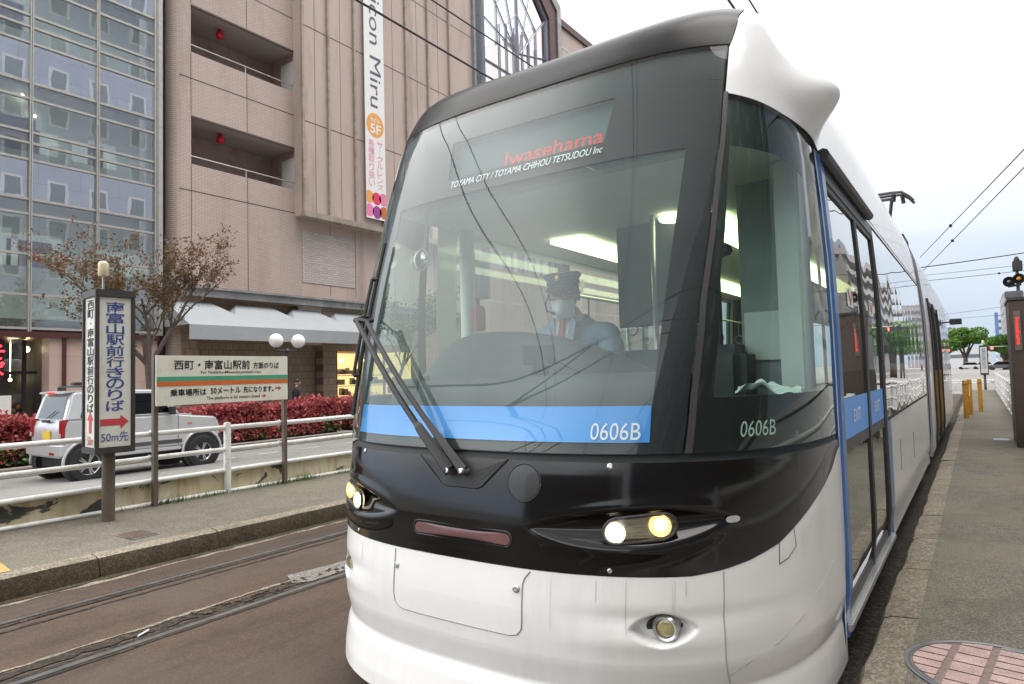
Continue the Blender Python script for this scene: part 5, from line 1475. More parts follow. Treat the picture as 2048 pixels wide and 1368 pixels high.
# ------------------------------------------------------------------ silver off-road car
mat('car_silver', (.55, .56, .575), .30, .3, .5, .5, var=.03)
mat('tail_red', (.35, .012, .015), .2, 0, .6, .4, var=.2, scale=30)
mat('plate_yellow', (.72, .50, .03), .5, var=.04)
mat('black_plastic', (.030, .030, .031), .6, var=.15)
def car_xf(cx, cy, cz, flip=1): return lambda x, y, z: Vector((cx + x * flip, cy + y * flip, cz + z))
def tyre(mb, c, ax, R_, w_):
    mb.lathe([(R_ * .58, -w_ * .45), (R_ * .80, -w_ * .5), (R_ * .95, -w_ * .46), (R_, -w_ * .34), (R_, w_ * .34), (R_ * .95, w_ * .46), (R_ * .80, w_ * .5), (R_ * .58, w_ * .45)], c, ax, 30)
def make_offroader(cx, cy, cz):
    t = thing('parked_car', 'silver off-road car with yellow plate and roof bar standing behind the white pipe fence', 'car', (cx, cy, cz))
    hw = .735
    side_ = [(-1.52, .55), (-1.56, .80), (-1.55, 1.05), (-1.51, 1.20), (.62, 1.19), (.70, 1.17), (1.40, 1.09), (1.50, 1.03), (1.54, .86), (1.54, .60), (1.47, .50), (-1.46, .50)]
    mb = MB(); mb.prism(side_, lambda u, v, a: Vector((cx + a, cy + u, cz + v)), -hw, hw)
    # wheel arches cut as dark half discs plus flares
    mb.build('body', 'car_silver', t, bevel=.035, seg=3, smooth='auto')
    # greenhouse: tapered towards the roof
    def gh(y, z):  # half width
        return lerp(hw - .01, hw - .10, (z - 1.19) / .55)
    gp = [(-1.515, 1.18), (-1.38, 1.66), (-1.32, 1.715), (-.4, 1.74), (.18, 1.72), (.30, 1.68), (.66, 1.18)]
    mb = MB(); L = [mb.bm.verts.new((cx - gh(y, z), cy + y, cz + z)) for y, z in gp]; Rr = [mb.bm.verts.new((cx + gh(y, z), cy + y, cz + z)) for y, z in gp]
    n = len(gp)
    for i in range(n): mb.bm.faces.new((L[i], L[(i + 1) % n], Rr[(i + 1) % n], Rr[i]))
    mb.bm.faces.new(L[::-1]); mb.bm.faces.new(Rr)
    mb.build('cabin', 'car_silver', t, bevel=.03, seg=3, smooth='auto')
    def gx(y, z, o=.006): return cx + gh(y, z) + o
    def win(name, poly, sg=1):
        c_ = Vector((sum(p[0] for p in poly) / len(poly), sum(p[1] for p in poly) / len(poly)))
        mb = MB(); mb.face([(cx + sg * (gh(y, z) + .006), cy + y, cz + z) for y, z in poly]); w_ = mb.build(name, 'car_glass', t)
        mb = MB(); mb.face([(cx + sg * (gh(y, z) + .003), cy + c_.x + (y - c_.x) * 1.05, cz + c_.y + (z - c_.y) * 1.07) for y, z in poly]); mb.build('seal', 'black_matte', w_)
    for sg in (1, -1):
        win('side_window', [(-1.25, 1.235), (-1.14, 1.62), (-.62, 1.64), (-.56, 1.24)], sg)
        win('side_window', [(-.44, 1.24), (-.42, 1.645), (.16, 1.63), (.46, 1.24)], sg)
    mb = MB(); mb.face([(cx + a, cy + lerp(-1.522, -1.392, f), cz + lerp(1.19, 1.66, f)) for a, f in ((-.58, .06), (.58, .06), (.50, .93), (-.50, .93))]); mb.build('rear_window', 'car_glass', t)
    mb = MB(); mb.face([(cx + a, cy + lerp(.675, .315, f), cz + lerp(1.19, 1.68, f)) for a, f in ((-.64, .08), (.64, .08), (.56, .93), (-.56, .93))]); mb.build('windscreen', 'car_glass', t)
    mb = MB(); mb.obox((cx, cy - 1.38, cz + 1.715), (1.12, .22, .035), Matrix.Rotation(R(6), 3, 'X')); sp = mb.build('rear_spoiler', 'car_silver', t, bevel=.012)
    mb = MB(); mb.box(cx - .16, cx + .16, cy - 1.505, cy - 1.48, cz + 1.685, cz + 1.715); mb.build('brake_lamp', 'led_red', sp)
    for sg in (1, -1):
        mb = MB(); mb.box(cx + sg * (hw - .07) - .055, cx + sg * (hw - .07) + .055, cy - 1.585, cy - 1.45, cz + .86, cz + 1.20)
        tl_ = mb.build('tail_lamp', 'tail_red', t, bevel=.015)
        mb = MB(); mb.box(cx + sg * (hw - .07) - .045, cx + sg * (hw - .07) + .045, cy - 1.590, cy - 1.584, cz + .88, cz + .95); mb.build('reversing_lens', 'marker_lens', tl_)
        for y in (-1.13, 1.12):
            c = Vector((cx + sg * (hw - .09), cy + y, cz + .345))
            mb = MB(); mb.lathe([(0, -.09), (.41, -.09), (.42, .095), (.40, .10), (.0, .10)], c + Vector((-sg * .0, 0, .03)), (sg, 0, 0), 30)
            mb.build('wheel_arch', 'black_matte', t)
            mb = MB(); tyre(mb, c + Vector((sg * .04, 0, 0)), (sg, 0, 0), .345, .20)
            wh = mb.build('wheel', 'rubber', t, smooth='auto')
            mb = MB(); o = c + Vector((sg * .115, 0, 0))
            mb.lathe([(.20, .02), (.205, .0), (.185, -.02), (.17, -.05), (0, -.06)], o, (sg, 0, 0), 26); mb.lathe([(0, .0), (.045, -.005), (.05, -.04)], o, (sg, 0, 0), 14)
            for k in range(5):
                for dk in (-.13, .13):
                    a = 2 * PI * k / 5 + dk; mb.tube([o + Vector((-sg * .012, .04 * math.cos(a), .04 * math.sin(a))), o + Vector((sg * .0, .19 * math.cos(a * 1.0), .19 * math.sin(a)))], .016, 5)
            mb.build('rim', 'silver', wh, smooth='auto')
            mb = MB(); mb.tube([c + Vector((sg * .10, .43 * math.cos(a), .03 + .43 * math.sin(a))) for a in lin(R(-8), R(188), 20)], .028, 8); mb.build('arch_flare', 'car_silver', t, smooth=True)
        mb = MB(); mb.box(cx + sg * hw - .01, cx + sg * hw + .012, cy - .72, cy + .68, cz + .58, cz + .66); mb.build('side_moulding', 'frame_grey', t, bevel=.005)
        mb = MB(); mb.box(cx + sg * hw - .01, cx + sg * hw + .03, cy - .68, cy + .66, cz + .44, cz + .52); mb.build('side_step', 'car_silver', t, bevel=.015)
        mb = MB(); mb.obox((cx + sg * (hw + .012), cy - .33, cz + 1.06), (.03, .13, .035)); mb.build('door_handle', 'car_silver', t, bevel=.01)
        mb = MB(); mb.obox((cx + sg * (hw + .10), cy + .42, cz + 1.27), (.15, .09, .16)); mb.tube([(cx + sg * (hw - .02), cy + .44, cz + 1.22), (cx + sg * (hw + .08), cy + .43, cz + 1.22)], .02, 6); mb.build('door_mirror', 'black_plastic', t, bevel=.03)
        mb = MB(); mb.box(cx + sg * hw - .005, cx + sg * hw + .006, cy + .80, cy + .90, cz + .955, cz + .985); mb.build('side_repeater', 'sign_orange', t)
        mb = MB()
        for y in (.60, -.50): mb.box(cx + sg * hw - .001, cx + sg * hw + .003, cy + y - .006, cy + y + .006, cz + .54, cz + 1.19)
        mb.build('door_gap', 'seam_dark', t)
    mb = MB(); mb.box(cx - .74, cx + .74, cy - 1.65, cy - 1.45, cz + .50, cz + .76); mb.build('rear_bumper', 'car_silver', t, bevel=.04, seg=3)
    mb = MB(); mb.box(cx - .74, cx + .74, cy + 1.42, cy + 1.62, cz + .46, cz + .70); mb.build('front_bumper', 'black_plastic', t, bevel=.04)
    mb = MB(); mb.box(cx + .40, cx + .60, cy - 1.662, cy - 1.64, cz + .56, cz + .60); mb.build('rear_reflector', 'tail_red', t)
    mb = MB(); mb.box(cx - .12, cx + .21, cy - 1.585, cy - 1.565, cz + .82, cz + .985); pl_ = mb.build('number_plate', 'plate_yellow', t)
    mb = MB(); mb.tube([(cx - .05, cy - 1.54, cz + 1.22), (cx + .25, cy - 1.50, cz + 1.36)], .008, 5); mb.obox((cx, cy - 1.57, cz + 1.17), (.30, .04, .05)); mb.build('rear_wiper', 'black_plastic', t)
    mb = MB(); mb.box(cx - .25, cx + .25, cy + .72, cy + 1.2, cz + 1.10, cz + 1.155); mb.build('bonnet_scoop', 'car_silver', t, bevel=.025)
    for y in (-1.12,):
        mb = MB(); mb.box(cx - .62, cx + .62, cy + y - .02, cy + y + .02, cz + 1.80, cz + 1.835)
        for sg in (-1, 1): mb.box(cx + sg * .58 - .03, cx + sg * .58 + .03, cy + y - .04, cy + y + .04, cz + 1.70, cz + 1.80)
        mb.build('roof_bar', 'black_plastic', t)
    mb = MB(); mb.box(cx + .35, cx + .55, cy - 1.30, cy - .70, cz + 1.84, cz + 1.90); mb.build('ski_carrier', 'black_plastic', t, bevel=.015)
    mb = MB(); mb.box(cx - .55, cx + .55, cy - 1.45, cy + 1.35, cz + .28, cz + .50); mb.build('chassis', 'black_matte', t)
    mb = MB()
    for x in (-.33, .33): mb.obox((cx + x, cy - .05, cz + 1.12), (.46, .12, .6))
    mb.build('car_seats', 'interior_dark', t)
    return t
make_offroader(-14.63, 6.83, -.36)

# ------------------------------------------------------------------ right-hand platform furniture
# manhole with pink tiles
MX, MY = .003, 3.35
mh = thing('manhole_cover', 'round manhole cover filled with pink tiles on the right platform', 'manhole cover', (MX, MY, .2))
mb = MB(); mb.lathe([(.325, .0), (.325, .006), (.314, .007), (.310, .004), (.306, .007), (.298, .007), (.298, .0)], (MX, MY, .2), (0, 0, 1), 56); mb.build('ring', mat('iron_grey', (.16, .165, .175), .45, .5, var=.2, scale=20, dirt=(.07, .06, .055)), mh, smooth='auto')
mt, nt, out = _nt('pink_paver')
n1 = N(nt, 'ShaderNodeTexNoise', Scale=160.0, Detail=3.0); nt.links.new(coords(nt), n1.inputs[0])
n2_ = N(nt, 'ShaderNodeTexNoise', Scale=9.0, Detail=6.0); nt.links.new(coords(nt), n2_.inputs[0])
cc = ramp(nt, n1.outputs['Fac'], [(.3, (.30, .20, .18)), (.5, (.44, .31, .285)), (.7, (.56, .43, .40))])
cc = mixc(nt, 1.0, cc, ramp(nt, n2_.outputs['Fac'], [(.35, g3(.75)), (.65, g3(1.08))]), 'MULTIPLY')
pbsdf(nt, out, cc, .85, 0, .3, 0, n1.outputs['Fac'], .5, .003)
def clipdisc(poly, r):
    o = [Vector(p) for p in poly]
    return [p if p.length <= r else p * (r / p.length) for p in o]
mb = MB(); mb.lathe([(0, .003), (.30, .003)], (MX, MY, .2), (0, 0, 1), 56); mb.build('bed', mat('joint_brown', (.20, .145, .13), .9, var=.3, scale=30), mh)
ang = R(-7)
cols_ = [(-.30, -.185), (-.155, -.045), (-.015, .105), (.118, .21), (.225, .30)]
mbp = MB(); mbw = MB(); rr = random.Random(2)
for ci, (a, b) in enumerate(cols_):
    y = -.32 + (.03 if ci % 2 else 0)
    while y < .32:
        L = .075 if ci % 2 == 0 else .105
        white = (ci == 3 and -.13 < y < .03)
        q = []
        steps = 8
        for k in range(steps): q.append((lerp(a, b, k / steps), y))
        for k in range(steps): q.append((b, lerp(y, y + L - .010, k / steps)))
        for k in range(steps): q.append((lerp(b, a, k / steps), y + L - .010))
        for k in range(steps): q.append((a, lerp(y + L - .010, y, k / steps)))
        ins = [p for p in q if math.hypot(*p) < .294]
        if len(ins) >= 5:
            P = [(p[0] * min(1, .293 / max(.001, math.hypot(*p))), p[1] * min(1, .293 / max(.001, math.hypot(*p)))) for p in q]
            (mbw if white else mbp).face([(MX + x * math.cos(ang) - y_ * math.sin(ang), MY + x * math.sin(ang) + y_ * math.cos(ang), .2065) for x, y_ in P])
        y += L
mbp.build('pink_tiles', 'pink_paver', mh)
mbw.build('lettered_tile', 'paper', mh)
mb = MB(); fit_text(mb, 'バルブ', -.115, .03, .135, .195, lambda u, v: Vector((MX + (v) * math.cos(ang) - u * math.sin(ang), MY + v * math.sin(ang) + u * math.cos(ang), .2085))); mb.build('tile_lettering', 'dark_metal', mh)
mb = MB(); mb.box(MX + .03, MX + .17, MY + .265, MY + .30, .205, .2085); mb.build('hinge', 'iron_grey', mh)
# brown shelter panel with a red display and loudspeakers on top
sh = thing('information_box', 'tall brown information box with red scrolling display on the right platform', 'information box', (.72, 12.8, .2))
mb = MB(); mb.box(.415, 1.05, 12.2, 13.4, .2, 2.36); mb.build('cabinet', 'shelter_brown', sh, bevel=.012)
mb = MB(); mb.box(.40, 1.07, 12.17, 13.43, 2.36, 2.40); mb.build('lid', 'dark_metal', sh)
mb = MB(); mb.box(.465, .545, 12.17, 12.20, 1.62, 2.20); dp = mb.build('display_panel', mat('display_case', (.15, .13, .10), .5), sh)
mb = MB()
dot_text(mb, 'Iwasehama', 1.70, 2.10, .485, .53, 60, 10, lambda x, z: Vector((z + .0, 12.165, 3.80 - x)), .0045); mb.build('display_lettering', 'led_red', dp)
sk = thing('loudspeakers', 'cluster of horn loudspeakers and lamp on the brown information box', 'loudspeaker', (.5, 12.6, 2.4))
for (x, z, m) in ((.452, 2.665, 'black_plastic'), (.572, 2.70, 'dark_metal')):
    mb = MB(); mb.lathe([(.075, -.02), (.08, 0), (.055, .02), (.035, .05), (0, .05)], (x, 12.5, z), (0, 1, 0), 20); hn = mb.build('horn', m, sk, smooth='auto')
    mb = MB(); mb.lathe([(0, -.015), (.028, -.012), (.03, .03)], (x, 12.5, z), (0, 1, 0), 14); mb.build('horn_core', 'iron_grey' if m == 'black_plastic' else 'bollard_yellow', hn, smooth=True)
mb = MB(); mb.tube([(.56, 12.6, 2.4), (.56, 12.6, 2.85)], .022, 8); mb.tube([(.44, 12.58, 2.60), (.60, 12.58, 2.62)], .02, 6); mb.obox((.50, 12.55, 2.47), (.22, .12, .10)); mb.build('bracket', 'iron_grey', sk)
mb = MB(); mb.obox((.565, 12.55, 2.90), (.12, .14, .15)); mb.lathe([(.04, 0), (.03, .06), (0, .08)], (.56, 12.55, 2.97), (0, 0, 1), 10); mb.build('camera_head', 'black_plastic', sk, bevel=.02)
# drain grate
mb = MB(); mb.box(.15, .35, 13.15, 13.5, .2, .208); gr_ = mb.build('drain_grate', 'iron_grey'); tag(gr_, 'small grey drain grate in the right platform beside the brown box', 'grate')
# yellow posts with chain
for i, (xa, ya, zt, xt, lab) in enumerate(((-.267, 18.32, 1.06, -.235, 'nearest yellow post with chain at the end of the platform'), (-.193, 19.6, 1.05, -.13, 'middle yellow post with chain at the end of the platform'), (.012, 20.87, 1.03, -.012, 'farthest yellow post at the end of the platform, nearer the fence'))):
    b = thing('bollard', lab, 'bollard', (xa, ya, .2), 0, 'yellow posts at the platform end')
    mb = MB(); mb.tube([(xa, ya, .18), (xa, ya, zt - .02), (xa, ya, zt)], [.05, .05, .042], 12); mb.build('post', 'bollard_yellow', b, smooth='auto')
    mb = MB(); mb.tube([(xa + .051 * math.cos(a), ya + .051 * math.sin(a), zt - .1) for a in lin(0, 2 * PI, 13)], .008, 5); mb.build('chain_ring', 'dark_metal', b)
b = MB(); b.tube([Vector((-.235, 18.32, .96)).lerp(Vector((-.18, 19.55, .95)), f) + Vector((0, 0, -.30 * math.sin(PI * f))) for f in lin(0, 1, 12)], .011, 5)
tag(b.build('chain', 'bollard_yellow'), 'yellow chain sagging between the two nearer yellow posts', 'chain')
pipe_fence('pipe_fence', 'white pipe fence running away along the right platform', .62, -8, 36.8, [-6 + 2.0 * k for k in range(0, 22)], -1)
# second sign pillar at the far end
p2 = thing('sign_pillar', 'small distant sign pillar on a brown post at the far end of the right platform', 'sign', (.25, 38.4, 0))
mb = MB(); mb.tube([(.25, 38.4, 0), (.25, 38.4, .9)], .055, 10); mb.build('post', 'post_brown', p2, smooth=True)
mb = MB(); mb.box(.085, .415, 38.24, 38.56, .86, 2.25); mb.build('frame', 'sign_frame_brown', p2)
mb = MB(); mb.box(.12, .38, 38.22, 38.24, .95, 2.17); mb.build('panel', 'sign_white', p2)
mb = MB(); column_text(mb, '岩瀬浜方面行のりば', .17, .33, 2.12, 1.15, lambda u, v: Vector((u, 38.215, v))); mb.build('lettering', 'lettering_blue', p2)
mb = MB(); mb.lathe([(.05, 0), (.05, .14), (0, .16)], (.25, 38.4, 2.34), (0, 0, 1), 10); mb.tube([(.25, 38.4, 2.25), (.25, 38.4, 2.36)], .015, 6); mb.build('capsule_lamp', 'cream_plastic', p2, smooth=True)

# ------------------------------------------------------------------ far end of the street
def far_tree(label, base, w_, h_, seed, n, trunk_h, leaf='leaf_far', ls=.7):
    rr = random.Random(seed)
    t = thing('zelkova_tree', label, 'tree', base)
    mb = MB(); bx, by, bz = base
    mb.tube([(bx, by, bz), (bx, by, bz + trunk_h)], [.55, .42], 8)
    for k in range(7):
        a = 2 * PI * k / 7; mb.tube([(bx, by, bz + trunk_h * .8), (bx + .35 * w_ * .5 * math.cos(a), by + .35 * w_ * .5 * math.sin(a), bz + h_ * .55), (bx + .8 * w_ * .5 * math.cos(a), by + .8 * w_ * .5 * math.sin(a), bz + h_ * .8)], [.3, .18, .05], 5)
    mb.build('trunk', 'bark', t, smooth=True)
    lobes = [(rr.uniform(-.5, .5) * w_ * .8, rr.uniform(-.4, .4) * w_ * .8, rr.uniform(.5, .88) * h_, rr.uniform(.16, .27) * w_) for k in range(16)]
    P = []
    while len(P) < n:
        lx, ly, lz, lr = rr.choice(lobes); d = Vector((rr.gauss(0, 1), rr.gauss(0, 1), rr.gauss(0, 1))).normalized() * lr * rr.uniform(.55, 1.0) ** .5
        p = Vector((bx + lx + d.x, by + ly + d.y, bz + lz + d.z * .75))
        if p.z > bz + trunk_h * 1.0: P.append(p)
    mb = MB(); leaf_cloud(mb, P, ls, rnd=rr); mb.build('crown', leaf, t, keepn=True)
    return t
far_tree('broad round green tree standing in the middle of the street far down the track', (-2.3, 192, 0), 8.4, 10.0, 4, 9000, 3.0, ls=.5)
far_tree('green street tree far away to the right of the track', (4.2, 150, 0), 5.2, 6.6, 6, 6000, 1.8, ls=.38)
far_tree('green tree behind the far cars left of the broad round tree', (-8.5, 220, 0), 7, 7, 7, 1800, 2.0)
mat('far_grey', (.42, .40, .39), .8, var=.1, scale=.1)
mat('far_pale', (.52, .52, .53), .8, var=.08, scale=.1)
mat('far_blue', (.10, .20, .42), .6)
mat('far_window', (.12, .13, .15), .3)
mat('hotel_window', (.17, .20, .23), .3)
mat('hotel_frame', (.40, .42, .46), .6)
def block(name, label, x0, x1, y0, y1, h, m, rows=0, bands=True, cols=0, face='-Y', z0=-.1):
    t = thing(name, label, 'building', ((x0 + x1) / 2, y0, z0))
    mb = MB(); mb.box(x0, x1, y0, y1, z0, h); mb.build('wall', m, t)
    if rows:
        st = (h - 3.5) / rows
        for r_ in range(rows):
            z = 3.2 + r_ * st
            mb = MB(); mb.box(x0 - .05, x0 + .2, y0 + .8, y1 - .8, z, z + st * .45); mb.build('window_band', 'far_window', t)
            mb = MB(); mb.box(x0 + .6, x1 - .6, y0 - .05, y0 + .2, z, z + st * .45); mb.build('window_band', 'far_window', t)
    mb = MB(); mb.box(x0 - .12, x1 + .12, y0 - .12, y1 + .1, h, h + .5); mb.build('parapet', m, t)
    return t
mat('far_mauve', (.30, .28, .285), .8, var=.1, scale=.1)
block('office_block', 'grey office block far down the street to the right', 8.6, 20, 290, 330, 25, 'far_mauve', 7)
block('office_block', 'pale taller slab behind the grey office block far down the street', 7.2, 16, 345, 380, 21, 'far_pale', 6)
bs = thing('rooftop_sign', 'blue vertical sign board on the far right buildings', 'sign', (6.2, 300, 10)); 
mb = MB(); mb.box(5.9, 7.0, 300, 301, 9.5, 19.5); mb.build('board', 'far_blue', bs)
mb = MB(); mb.box(5.85, 5.9, 300, 301, 9.4, 19.6); mb.box(6.3, 6.4, 300.2, 300.6, 0, 9.5); mb.build('frame', 'far_pale', bs)
block('low_building', 'low pale building behind the broad round tree at the end of the street', -16, 4, 300, 320, 6.5, 'far_pale', 1)
# traffic lights far away
def signal(name, label, x, y, z, arm):
    t = thing(name, label, 'traffic light', (x, y, 0), 0, 'traffic lights at the far crossing')
    mb = MB(); mb.tube([(x + arm, y, 0), (x + arm, y, z + 1.2)], .09, 8); mb.tube([(x + arm, y, z + .2), (x, y, z + .2)], .05, 6); mb.build('mast', 'mullion_metal', t, smooth=True)
    mb = MB(); mb.box(x - .6, x + .6, y - .15, y, z - .2, z + .2); mb.build('housing', 'dark_metal', t, bevel=.05)
    mb = MB(); mb.lathe([(0, .02), (.17, 0)], (x + .38, y - .16, z), (0, -1, 0), 16); mb.build('red_lamp', 'signal_red', t)
signal('traffic_signal', 'traffic light showing red beside the distant sign pillar', 1.30, 110, 3.3, 2.2)
signal('traffic_signal', 'small red traffic light left of the broad round tree', -4.6, 135, 4.4, -3)
signal('traffic_signal', 'pair of red traffic lights over the right lane, seen only mirrored in the tram windows', 4.3, 62, 4.6, 2.0)
far_tree('small street tree on the right, seen only mirrored in the tram windows', (6.6, 84, 0), 5.0, 6.5, 11, 2500, 1.6, ls=.4)
far_tree('second small street tree on the right, seen only mirrored in the tram windows', (8.2, 104, 0), 5.5, 7, 12, 2500, 1.6, ls=.4)
# cars at the far crossing
def far_car(label, x, y, m, rz):
    t = thing('parked_car', label, 'car', (x, y, 0), rz, 'cars at the far crossing')
    mb = MB(); mb.prism([(-2.1, .3), (-2.1, .85), (-1.2, .95), (1.0, .95), (2.1, .8), (2.1, .3)], lambda u, v, a: Vector((a, u, v)), -.85, .85); mb.build('body', m, t, bevel=.08, local=True)
    mb = MB(); mb.prism([(-1.7, .95), (-1.2, 1.48), (.4, 1.48), (1.1, .95)], lambda u, v, a: Vector((a, u, v)), -.75, .75); mb.build('cabin', 'car_glass', t, local=True)
    mb = MB(); mb.prism([(-1.25, 1.46), (-1.2, 1.52), (.4, 1.52), (.45, 1.46)], lambda u, v, a: Vector((a, u, v)), -.76, .76); mb.build('roof', m, t, local=True)
    for sy_ in (-1.3, 1.3):
        for sx_ in (-.8, .8):
            mb = MB(); tyre(mb, (sx_, sy_, .32), (1, 0, 0), .32, .2); mb.lathe([(0, 0), (.2, 0)], (sx_ + .1 * (1 if sx_ > 0 else -1), sy_, .32), (1, 0, 0), 12); mb.build('wheel', 'rubber', t, local=True)
    for sx_ in (-.6, .6):
        mb = MB(); mb.box(sx_ - .14, sx_ + .14, -2.14, -2.08, .62, .78); mb.build('tail_lamp', 'tail_red', t, local=True)
far_car('pale car crossing the street below the broad round tree', -1.6, 172, 'far_pale', R(82))
far_car('white car crossing behind the distant sign pillar', .8, 176, 'white_body', R(97))
far_car('dark car waiting at the far crossing on the right', 3.4, 148, 'frame_grey', R(80))
far_car('red car behind the dark car at the far crossing', 5.9, 158, 'tail_red', R(10))

# ------------------------------------------------------------------ overhead line
mat('wire_black', (.02, .02, .022), .6, .2)
def wire(label, pts, r=.009, name='overhead_wire', knots=()):
    mb = MB(); mb.tube(pts, r, 5)
    for k in knots:
        p = Vector(pts[0]).lerp(Vector(pts[-1]), k) if len(pts) == 2 else Vector(pts[int(k * (len(pts) - 1))])
        mb.tube([p + Vector((0, -.12, -.012)), p + Vector((0, .12, .012))], r * 4, 6)
    return tag(mb.build(name, 'wire_black'), label, 'wire', 'overhead tram wires')
def sag(a, b, d, n=14): return [Vector(a).lerp(Vector(b), f) - Vector((0, 0, 4 * d * f * (1 - f))) for f in lin(0, 1, n)]
wire('lower contact wire over the far track, crossing the pink facade', [(-4.5, -25, 4.94), (-4.5, 120, 4.94)], .012)
wire('upper messenger wire over the far track, crossing the atrium', [(-4.5, -25, 5.42), (-4.5, 120, 5.42)])
wire('contact wire running above the tram roof', [(-1.73, -25, 4.90), (-1.73, 120, 4.90)], .012)
wire('messenger wire running above the tram roof higher than the contact wire', [(-1.73, -25, 5.24), (-1.73, 120, 5.24)])
wire('upper of the two slanting pull-off wires at the right with insulators', [(2.6, 1.5, 4.45), (-1.51, 28, 5.303)], .010, knots=(.73,))
wire('lower of the two slanting pull-off wires at the right with insulators', [(3.0, 0.5, 4.65), (-1.6, 30, 4.99)], .010, knots=(.74,))
wire('dark span wire crossing the sky at the right above the double wire', sag((7, 31, 6.0), (-1.73, 25, 4.55), .10), .016)
wire('upper wire of the thin double span across the street at right', sag((9, 34, 5.75), (-12, 34, 5.6), .35), .009)
wire('lower wire of the thin double span across the street at right', sag((9, 34.2, 5.55), (-12, 34.2, 5.35), .35), .012, knots=(.3, .4))
wire('faint span wire low in the sky far down the street', sag((12, 60, 6.9), (-12, 60, 4.9), .6), .012)
wire('faint span wire lowest in the sky beside the far tree', sag((9, 45, 4.6), (-12, 45, 4.3), .5), .008)
for y0, z in ((-3.2, 6.0), (-3.5, 5.7), (-9, 6.2)):
    wire('span wire across the street seen only in reflections', sag((9, y0, z), (-13, y0 - .8, z), .45), .022)
wire('span wire across the street seen only in reflections', sag((9, -1.0, 5.9), (-13, -6, 5.9), .3), .022)

# ------------------------------------------------------------------ right-hand side of the street (seen in reflections)
def reflected(name, label, x0, y0, y1, h, m, rows, cols, wm, frame=None):
    t = thing(name, label, 'building', (x0, (y0 + y1) / 2, -.1))
    mb = MB(); mb.box(x0, x0 + 12, y0, y1, -.1, h); mb.build('wall', m, t)
    mb = MB(); mf = MB()
    for r_ in range(rows):
        for c_ in range(cols):
            y = lerp(y0, y1, (c_ + .5) / cols); z = 4.2 + (h - 5) * r_ / rows
            mb.box(x0 - .03, x0 + .1, y - .6, y + .6, z, z + 1.5)
            if frame: mf.box(x0 - .02, x0 + .1, y - .82, y + .82, z - .22, z + 1.72)
    o = mb.build('window_glass', wm, t); o['kind'] = 'stuff' if rows * cols > 100 else 'thing'
    if frame: 
        o = mf.build('window_frame', frame, t); o['kind'] = 'stuff' if rows * cols > 100 else 'thing'
    return t
reflected('hotel', 'blue grey building with small white framed windows across the street, seen in the glass facade', 17, 9, 46, 52, 'blue_panel', 14, 11, 'hotel_window', 'hotel_frame')
reflected('office_block', 'dark office building across the street, seen only in the tram windows', 15, -34, 6, 26, 'dark_facade', 7, 12, 'far_window')
reflected('office_block', 'tall grey tower across the street, seen only in the tram doors', 15.5, 88, 112, 46, 'grey_concrete', 12, 7, 'far_window')
ap = thing('apartment_block', 'grey apartment block with balcony bands, seen only in the tram windows', 'building', (16, 160, 0))
mat('block_grey', (.20, .19, .18), .8, var=.12, scale=.2); mat('block_pale', (.30, .29, .28), .8, var=.12, scale=.2)
mb = MB(); mb.box(16, 28, 128, 215, 0, 26); mb.build('wall', 'block_grey', ap)
for k in range(6):
    mb = MB(); mb.box(14.6, 16, 128, 215, 5 + k * 3.6, 6.3 + k * 3.6); mb.build('balcony', 'block_pale', ap)
    mb = MB(); mb.box(15.9, 16.05, 129, 214, 6.4 + k * 3.6, 8.5 + k * 3.6); mb.build('balcony_opening', 'far_window', ap)
block('low_shop', 'low building across the street, seen only in reflections', 16, 27, 50, 84, 12, 'grey_concrete', 3)

reflected('backdrop_block', 'long grey block added behind the viewer to darken reflections, seen only there', 10, -75, -60, 14, 'grey_concrete', 3, 5, 'far_window')  # unseen filler, added to keep low sky out of the tram's reflections
rb_ = thing('office_block', 'broad brown block added behind the viewer to darken reflections, seen only there', 'building', (-6, -52, 0))  # unseen block added so the tram's black band mirrors something dark
mb = MB(); mb.box(-24, 12, -66, -52, -.3, 13); mb.build('wall', 'shelter_brown', rb_)
for k in range(3):
    mb = MB(); mb.box(-22, 10, -52.1, -51.9, 3.5 + k * 3.2, 5 + k * 3.2); mb.build('window_band', 'far_window', rb_)
# ------------------------------------------------------------------ people
mat('skin', (.50, .33, .25), .55, var=.05, scale=20)
mat('uniform_blue', (.33, .40, .52), .8, var=.05, scale=10)
mat('shirt_white', (.75, .76, .78), .8, var=.03)
mat('cap_navy', (.055, .065, .085), .7, var=.1)
mat('tie_red', (.50, .06, .05), .6)
mat('mask_white', (.80, .82, .84), .8, var=.02)
mat('hair_black', (.018, .015, .014), .6, var=.3, scale=40)
mat('cloth_black', (.016, .017, .022), .85, var=.2, scale=12)
mat('cloth_navy', (.03, .035, .05), .85, var=.2)
mat('gold', (.75, .50, .12), .35, .8)
def apply_mods(o):
    dg = bpy.context.evaluated_depsgraph_get()
    me = bpy.data.meshes.new_from_object(o.evaluated_get(dg))
    bmx = bmesh.new(); bmx.from_mesh(me); bpy.data.meshes.remove(me)
    bpy.data.objects.remove(o)
    return bmx
